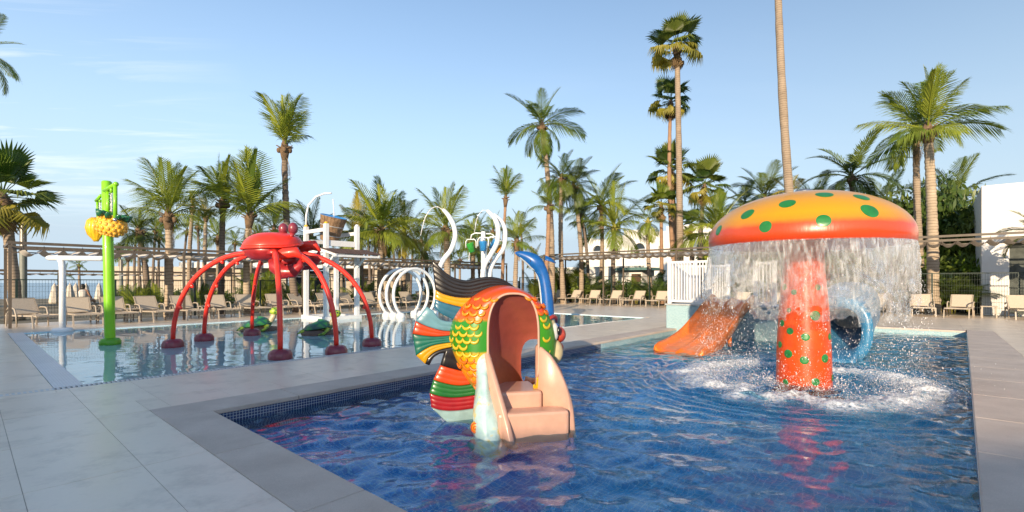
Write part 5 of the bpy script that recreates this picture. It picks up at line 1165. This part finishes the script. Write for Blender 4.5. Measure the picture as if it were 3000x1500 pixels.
def palm(kind, base, top, Y, Rpx, n, label, elev=(85, -25), trunk=TRUNK, tr=None, bulge=0, group=None, Yb=None, shaft=False, name=None, seed=None, squash=1.0, tilt=0):
    """base / top are photo points (2576 px frame) of the trunk foot's column and the crown heart; Rpx the crown radius there"""
    g = random.Random(seed or hash((base, top)) & 0xffff)
    tp = D(top[0]*S, top[1]*S, Y); Yb = Yb or Y; bs = D(base*S, 900, Yb); bs.z = -.10; Rm = Rpx*S/F*Y
    tr = tr or (.11 if kind[0] != 'f' else .13)
    T = thing(name or ('fan_palm' if kind[0] in 'fg' else 'coconut_palm'), label, 'palm tree', bs, 0, group)
    d = tp-bs; pts = []; bow = Vector((g.uniform(-.03, .03), 0, 0))*d.length
    for i in range(13):
        f = i/12; pts.append(d*f+bow*math.sin(math.pi*f)+Vector((d.x, 0, 0))*(-.10*math.sin(math.pi*f)))
    rad = [tr*(1.35 if i == 0 else 1.12-.34*i/12)*g.uniform(.96, 1.04) for i in range(13)]
    nr = max(24, min(70, int(d.length/.13))); PP = catmull(pts, nr); rr2 = [rad[min(12, int(i/nr*12))]*(1+(.05 if i % 2 else -.05)*(kind[0] not in 'fg')+g.uniform(-.03, .03)) for i in range(nr+1)]
    b = MB(); b.tube(PP, rr2, 12); b.build('trunk', trunk, T)
    cr = MB(); ax = (pts[-1]-pts[-2]).normalized(); hh = min(.55, Rm*.28)
    if kind[0] in 'fg':
        cr.tube([pts[-1]-ax*hh*1.2, pts[-1]-ax*hh*.3, pts[-1]+ax*hh*.5], [tr*.95, tr*1.5, tr*.5], 10)
        for k in range(14):
            a = k*2.4; q = pts[-1]-ax*hh*(.15+.9*(k/14)); dr = Vector((math.cos(a), math.sin(a), -.2+.5*g.random())); cr.tube([q, q+dr*tr*2.1], [.03, .012], 4)
    else:
        cr.tube([pts[-1]-ax*hh, pts[-1]-ax*hh*.2, pts[-1]+ax*hh*.8], [tr*.85, tr*1.45, tr*.35], 10)
        for k in range(9):
            a = k*2.4; q = pts[-1]-ax*hh*.3*g.random(); dr = Vector((math.cos(a), math.sin(a), .5)); cr.tube([q, q+dr*tr*2.4], [.04, .02], 5)
        if g.random() < .6:
            for k in range(4): a = k*1.7; cr.ell(pts[-1]+Vector((math.cos(a)*tr*1.6, math.sin(a)*tr*1.6, -.12)), (.10, .10, .12), 8, 6)
    crown = cr.build('crown', SHAFT if shaft else BOOT, T)
    M_ = FR[kind]
    for k in range(n):
        f = (k+.5)/n; e = elev[0]+(elev[1]-elev[0])*f**.9+g.uniform(-9, 9); az = k*2.39996+g.uniform(-.25, .25); me = M_[min(3, int(f*4*.999+g.uniform(-.4, .4)) if f > .1 else 0)]
        s_ = Rm*g.uniform(.82, 1.12)*(1.0 if kind[0] in 'fg' else (1.05 if f < .7 else .95))
        o = inst('frond', me, crown, pts[-1]+ax*hh*(.35-.5*f))
        Q = Euler((g.uniform(-.35, .35), -R(e), 0), 'XYZ').to_matrix(); o.rotation_euler = (Matrix.Rotation(az, 3, 'Z') @ Matrix.Rotation(-R(e), 3, 'Y') @ Matrix.Rotation(g.uniform(-.4, .4), 3, 'X')).to_euler()
        o.scale = (s_, s_*squash, s_)
    for k in range((9 if kind[0] in 'fg' else 3) if n > 10 else 0):     # withered fronds hanging below the crown
        az = k*2.1+g.uniform(0, 2); o = inst('dead_frond', DEADF[kind[0] in 'fg'], crown, pts[-1]-ax*hh*.4); s_ = Rm*g.uniform(.4, .7); o.scale = (s_,)*3
        o.rotation_euler = (Matrix.Rotation(az, 3, 'Z') @ Matrix.Rotation(R(g.uniform(58, 84)), 3, 'Y') @ Matrix.Rotation(g.uniform(-.5, .5), 3, 'X')).to_euler()
    return T
P_ = palm
# left side, sea edge
P_('g', 42, (8, 500), 17.5, 128, 24, 'bushy fan palm with leaning trunk at the open end of pergola', (75, -50), TRUNK, .17)
P_('c', -120, (-62, 130), 20, 115, 16, 'tall palm whose drooping frond hangs over the clear sky by the sea', (70, -50), TRUNK, .14)
P_('cw', 424, (424, 545), 18.2, 135, 15, 'stout sunlit coconut palm with pale trunk right of the lime green pole', (92, 22), TRUNKL, .135)
P_('dw', 372, (350, 585), 24, 85, 14, 'dark coconut palm crown behind the pineapple bucket', (70, -30), TRUNKD, .14)
P_('cw', 556, (561, 510), 20.5, 105, 13, 'brushy upright coconut palm with grey trunk, left of the red crab', (95, 36), TRUNKD, .13)
P_('cw', 624, (628, 545), 20.0, 150, 18, 'full upright coconut palm rising behind the red crab shell', (95, 38), TRUNKL, .13)
P_('cw', 748, (716, 372), 21, 130, 12, 'tall dark trunked coconut palm with narrow tuft high over the crab', (98, 62), TRUNKD, .145)
P_('yw', 512, (518, 545), 27, 50, 9, 'slim young palm with yellow green tuft beside the grey trunked coconut palm', (95, 40), TRUNKL, .11)
P_('yw', 478, (485, 525), 29, 38, 8, 'very slim palm with tiny tuft, thinnest of the sea side palms', (95, 35), TRUNK, .12)
P_('dw', 690, (690, 580), 26, 78, 12, 'dark coconut palm between the full upright palm and the tall tufted palm', (85, 0), TRUNKD, .12)
P_('dw', 775, (782, 600), 25, 90, 14, 'dark coconut palm behind the white bucket tower', (85, 5), TRUNKD, .13)
P_('cw', 545, (548, 600), 30, 62, 10, 'low yellowish coconut palm behind the grey trunked palm', (80, 0), TRUNK, .11)
P_('yw', 905, (905, 590), 30, 95, 17, 'bushy yellowing coconut palm right of the wooden bucket', (85, -20), TRUNK, .15)
P_('cw', 958, (960, 580), 26, 128, 22, 'big bushy coconut palm with central bright spear right of wooden bucket', (92, -10), TRUNK, .17)
P_('yw', 1015, (1018, 600), 29, 100, 18, 'shaggy gold tinged coconut palm above the white hoops', (85, -25), TRUNK, .15)
P_('cw', 1118, (1122, 580), 24, 105, 20, 'dense green coconut palm directly behind the lone S curved jet', (92, -15), TRUNK, .18)
P_('cw', 1072, (1070, 640), 32, 70, 12, 'smaller coconut palm between the hoops and the lone jet pipe', (80, -10), TRUNK, .13)
P_('cw', 1192, (1192, 625), 30, 70, 12, 'green coconut palm behind the small bucket tree', (85, -10), TRUNK, .14)
P_('cw', 1262, (1272, 500), 28, 78, 9, 'young palm with a single upright tuft above the paired jet pipes', (99, 68), TRUNKR, .10)
P_('cw', 1295, (1300, 610), 27, 80, 14, 'coconut palm left of the blue shark head with one long side frond', (85, -5), TRUNK, .14)
P_('yw', 1345, (1345, 655), 36, 45, 8, 'small gold palm low behind the blue shark head', (80, -10), TRUNK, .10)
# centre and hotel side
P_('c', 1388, (1364, 318), 30, 108, 18, 'tall coconut palm with wide drooping crown, tallest left of the fan palms', (78, -42), TRUNK, .17)
P_('cw', 1366, (1381, 520), 27, 68, 11, 'coconut palm with red brown trunk under the tall drooping palm', (90, 10), TRUNKR, .13)
P_('d', 1418, (1413, 452), 30, 72, 20, 'mid height coconut palm with curved trunk between two leaning trunks', (75, -35), TRUNK, .15)
P_('d', 1462, (1444, 470), 31, 78, 20, 'dark crowned coconut palm leaning left beside its twin trunk', (75, -45), TRUNK, .14)
P_('cw', 1478, (1462, 540), 32, 40, 7, 'short crowned palm, twin trunk leaning against the dark crowned palm', (70, -30), TRUNKD, .11)
P_('c', 1506, (1512, 520), 33, 112, 15, 'wide coconut palm with straight slim trunk and arching side fronds', (80, -15), TRUNK, .14)
P_('cw', 1543, (1545, 575), 31.5, 108, 17, 'coconut palm with bright yellow stem before the white hotel', (92, -12), TRUNKD, .15, shaft=True)
P_('c', 1640, (1630, 560), 30, 62, 12, 'small drooping palm with yellow green stem before the hotel arches', (75, -40), TRUNK, .13, shaft=True)
P_('g', 1665, (1663, 520), 31, 58, 22, 'small fan palm with red trunk before the hotel arches', (85, -35), TRUNKR, .12)
P_('f', 1712, (1703, 118), 28.5, 78, 24, 'tallest fan palm with thick straight pale trunk', (85, -38), TRUNK, .185)
P_('f', 1704, (1687, 258), 33, 62, 24, 'slim fan palm leaning left behind the tallest fan palm', (85, -50), TRUNKR, .14)
P_('f', 1690, (1688, 432), 34, 72, 24, 'lower dark fan palm beside the tallest fan palm trunk', (85, -45), TRUNKR, .15)
P_('f', 1768, (1772, 470), 33, 72, 24, 'dark fan palm right of the tallest fan palm', (80, -50), TRUNKD, .15)
P_('c', 1800, (1802, 590), 27.2, 125, 22, 'large bushy coconut palm just left of mushroom cap', (92, -10), TRUNKD, .16, shaft=True)
P_('g', 1735, (1738, 570), 35, 48, 16, 'low fan palm with dark crown behind the white railing', (80, -50), TRUNKD, .13)
P_('f', 2012, (1952, -190), 24, 90, 22, 'very tall palm whose bare pale trunk rises behind the mushroom cap', (80, -40), TRUNK, .20)
P_('d', 1930, (1925, 500), 33, 105, 22, 'dark bushy palm behind the mushroom cap, left of tall bare trunk', (80, -40), TRUNKD, .15)
P_('d', 1870, (1872, 520), 36, 75, 16, 'dark low palm between large coconut palm and mushroom cap', (80, -45), TRUNKD, .15)
P_('y', 1985, (1985, 490), 30, 60, 9, 'small golden palm behind the top of mushroom cap', (75, -20), TRUNK, .13)
P_('dr', 2148, (2142, 448), 30, 128, 17, 'royal palm with arching plumes centred above mushroom cap', (82, -28), TRUNKD, .17, name='royal_palm')
P_('d', 2060, (2050, 520), 34, 95, 20, 'dark bushy palm under the royal palm plumes', (80, -40), TRUNKD, .15)
P_('d', 2230, (2228, 510), 33, 90, 18, 'dark bushy palm right of the royal palm', (80, -40), TRUNKD, .15)
P_('c', 2322, (2304, 330), 22.6, 128, 13, 'darker slim trunked coconut palm behind the ringed trunk palm', (84, -12), TRUNK, .155)
P_('cw', 2347, (2334, 330), 20.9, 150, 16, 'near coconut palm with thick ringed pale trunk right of mushroom', (95, 2), TRUNKL, .20)
P_('d', 2405, (2402, 505), 30, 108, 18, 'coconut palm with arching fronds left of white villa', (80, -30), TRUNKD, .15)
P_('d', 2450, (2440, 580), 28, 80, 16, 'low dark palm against the side wall of white villa', (80, -35), TRUNKD, .14)
P_('dr', 2618, (2612, 590), 17.6, 95, 14, 'palm leaning over the loungers in front of white villa', (78, -25), TRUNKD, .14)
# small far palms by the sea
for k, (bx, tx, ty, Y, r_) in enumerate(((165, 163, 690, 60, 28), (200, 199, 668, 55, 26), (300, 302, 640, 50, 34), (318, 322, 650, 46, 34), (1230, 1231, 600, 45, 38), (1155, 1157, 655, 48, 34), (860, 862, 640, 48, 36), (590, 592, 610, 46, 36))):
    P_('cw', bx, (tx, ty), Y, r_, 10, 'small far coconut palm standing near the sea', (80, -20), TRUNK, .13, group='small far palms near the sea')
# bare slender trunks of the far grove
for k, px in enumerate((340, 352, 392, 400, 470, 498, 640, 655, 890, 925, 945, 985, 1040, 1060, 1180, 1205, 1240, 1310)):
    P_('dw' if k % 2 else 'cw', px+random.uniform(-8, 8), (px, 600+random.uniform(-30, 25)), 38+random.uniform(0, 8), 48, 9, 'slender far coconut palm in the grove beyond the fence', (80, -25), TRUNKD, .11, group='slender palms in the far grove')
# ------------------------------------------------------------------ planting along the fences
ORDC = {}
def areca(px, Y, h, n, label, kind='c', group=None, z=-.07):
    ORDC[group] = ORDC.get(group, -1)+1; label = ORD[ORDC[group]]+' '+label
    q = D(px*S, 900, Y); g = random.Random(int(px*7+Y)); T = thing('areca_palm', label, 'shrub', (q.x, q.y, z), 0, group)
    st_ = MB()
    for k in range(5): a = k*1.3; st_.tube([(.08*math.cos(a), .08*math.sin(a), 0), (.14*math.cos(a), .14*math.sin(a), h*.3)], [.03, .02], 6)
    stem = st_.build('stems', SHAFT, T)
    for k in range(n):
        a = k*2.4+g.random(); e = g.uniform(38, 86); o = inst('frond', FR[kind][g.randint(0, 2)], T, (.12*math.cos(a), .12*math.sin(a), h*.18)); o.rotation_euler = (Matrix.Rotation(a, 3, 'Z') @ Matrix.Rotation(-R(e), 3, 'Y')).to_euler(); s_ = h*g.uniform(.6, 1.0); o.scale = (s_,)*3
AL = 'feathery areca palm clump behind sea side fence, counting away from lime green pole'
for k, (px, Y, h) in enumerate(((318, 23, 1.4), (350, 21.6, 1.5), (395, 24, 1.5), (505, 25, 1.3), (640, 24.5, 2.1), (665, 25, 2.0), (735, 26, 1.6), (770, 27, 1.7), (905, 29, 1.6), (1000, 30, 1.5), (1090, 30, 1.5), (1170, 31, 1.7), (1240, 31, 1.6))):
    areca(px, Y, h, 11, AL, 'bw' if k % 3 == 0 else 'cw', 'areca clumps behind the sea side fence')
AH = 'feathery areca palm clump behind hotel side fence, counting from the shark spout'
for k, (px, Y, h) in enumerate(((1345, 33, 2.0), (1395, 33, 2.6), (1440, 32.5, 2.9), (1480, 32, 2.6), (1600, 31, 1.7), (1640, 30.5, 2.2), (1655, 30, 1.6), (1890, 28, 2.6), (1980, 27, 2.4), (2050, 26, 2.4), (2100, 25, 2.4), (2200, 24.5, 2.3), (2260, 23.5, 2.2), (2360, 21.5, 2.0), (2395, 21.2, 1.9), (2440, 21, 1.6))):
    areca(px, Y, h, 14, AH, 'd' if px > 1850 or px < 1500 else 'b', 'areca clumps behind the hotel side fence')
def bush_mesh(seed, mat, n=700, lw=.085):
    g = random.Random(seed); b = MB()
    for k in range(n):
        v = Vector((g.gauss(0, 1), g.gauss(0, 1), g.gauss(0, 1))).normalized()*(g.random()**.4); cl = .78+.3*math.sin(v.x*5+seed)*math.sin(v.y*4)*math.sin(v.z*5+1)
        P = Vector((v.x*cl, v.y*cl, .62+v.z*cl*.62)); a = Vector((g.gauss(0, 1), g.gauss(0, 1), g.gauss(0, .6))).normalized(); c_ = a.cross(Vector((g.gauss(0, 1), g.gauss(0, 1), 1))).normalized(); L_ = lw*g.uniform(.7, 1.4)
        i = len(b.v); b.v += [tuple(P-a*L_), tuple(P+c_*L_*.42), tuple(P+a*L_), tuple(P-c_*L_*.42)]; b.f += [(i, i+1, i+2, i+3)]
    me = b.mesh('foliage', False); me.materials.append(mat); return me
BIG = [bush_mesh(21, LEAFD, 3000, .052), bush_mesh(22, LEAFF, 3000, .055)]
BM = [bush_mesh(1, LEAFD), bush_mesh(2, LEAFB), bush_mesh(3, LEAFD, 800, .07), bush_mesh(4, LEAF)]
SM = MB(); [SM.tube([(0, 0, -.1), (.25*math.cos(a), .25*math.sin(a), .35), (.5*math.cos(a*1.2), .5*math.sin(a*1.2), .7)], [.035, .025, .01], 5) for a in (0, 1.3, 2.5, 3.8, 5)]; SMm = SM.mesh('branches'); SMm.materials.append(BOOT)
def bush(px, Y, w_, h, kind, label, group):
    q = D(px*S, 900, Y); T = thing('shrub', label, 'shrub', (q.x, q.y, -.06), random.uniform(0, 6), group); inst('foliage', BM[kind] if kind >= 0 else BIG[kind], T, (0, 0, 0), (0, 0, 0), (w_, w_, h)); inst('branches', SMm, T, (0, 0, 0), (0, 0, 0), (w_, w_, h))
for k in range(26):
    px = 300+k*44+random.uniform(-14, 14); bush(px, 24+(px-300)/1100*9+random.uniform(0, 2.5), random.uniform(.5, 1.0), random.uniform(.55, 1.05), (0, 3, 1, 2)[k % 4], 'rounded leafy shrub in the planting behind the sea side fence', 'shrubs behind the sea side fence')
for k in range(16):
    px = 1400+k*20+random.uniform(-8, 8); bush(px, 32.5-k*.12+random.uniform(-.6, 1.5), random.uniform(.6, 1.0), random.uniform(.7, 1.5), (0, 1, 2, 1)[k % 4], 'leafy shrub in the planting before the white hotel', 'shrubs before the hotel')
for k in range(24):
    px = 1840+k*26+random.uniform(-8, 8); bush(px, 27.5-k*.26+random.uniform(-.3, 1.2), random.uniform(1.0, 1.5), random.uniform(1.6, 2.7), (0, 2, 0, 3)[k % 4], 'tall dark shrub in the dense planting behind the mushroom', 'dense shrubs behind the mushroom')
for k, (px, w_, h, y_) in enumerate(((2230, 1.3, 3.8, 24.5), (2270, 1.2, 3.4, 24), (2400, 1.2, 3.7, 24.5), (2432, 1.2, 3.2, 24.0), (2380, 1.1, 2.4, 23), (2455, .7, 1.2, 21.6))):
    bush(px, y_, w_, h, (0, 2)[k % 2], 'very tall dark shrub beside the white villa wall', 'tall shrubs by the villa')
for k in range(20):
    px = 1830+k*32+random.uniform(-12, 12); bush(px, 34-k*.45+random.uniform(-.8, .8), random.uniform(2.0, 2.9), random.uniform(4.6, 6.3), -1-(k % 2), 'tree high dark evergreen shrub in the backdrop behind the mushroom cap', 'backdrop evergreens')
for T_, q in PL:
    for k in range(9):
        o = inst('leaf_frond', FR['b'][k % 3], T_, (0, 0, .66)); a = k*2.4; o.rotation_euler = (Matrix.Rotation(a, 3, 'Z') @ Matrix.Rotation(-R(40+5*k), 3, 'Y')).to_euler(); o.scale = (.75,)*3
# ------------------------------------------------------------------ small water jets
stream('water_jet', 'thin stream of water falling into the wooden tipping bucket', [D(976, 584, 17.9), D(977, 600, 17.9), D(978, 622, 17.9), D(978, 645, 17.9)], .02)
stream('water_jet', 'fine arc of water thrown left from the lone S curved jet', [D(1296, 614, 15), D(1280, 606, 15), D(1262, 613, 15), D(1245, 640, 15), D(1232, 690, 15)], .012)
stream('water_jet', 'fine arc of water thrown left from the paired S curved jets', [D(1427, 616, 14.3), D(1412, 618, 14.3), D(1398, 640, 14.3), D(1390, 680, 14.3)], .010)
stream('water_jet', 'small fall of water from the green tipping bucket', [z5(1612, 600, .1)+bt, z5(1610, 640, .1)+bt, z5(1606, 680, .1)+bt], .014)
for x_, y_, y2_, dy_ in ((465, 350, 640, -.25), (285, 500, 700, .25)):
    stream('water_jet', 'short stream dropping from green spout into the '+('pineapple' if x_ > 400 else 'banana')+' bucket', [L7(x_, y_, dy_)+gp_, L7(x_, (y_+y2_)/2, dy_)+gp_, L7(x_, y2_, dy_)+gp_], .016)
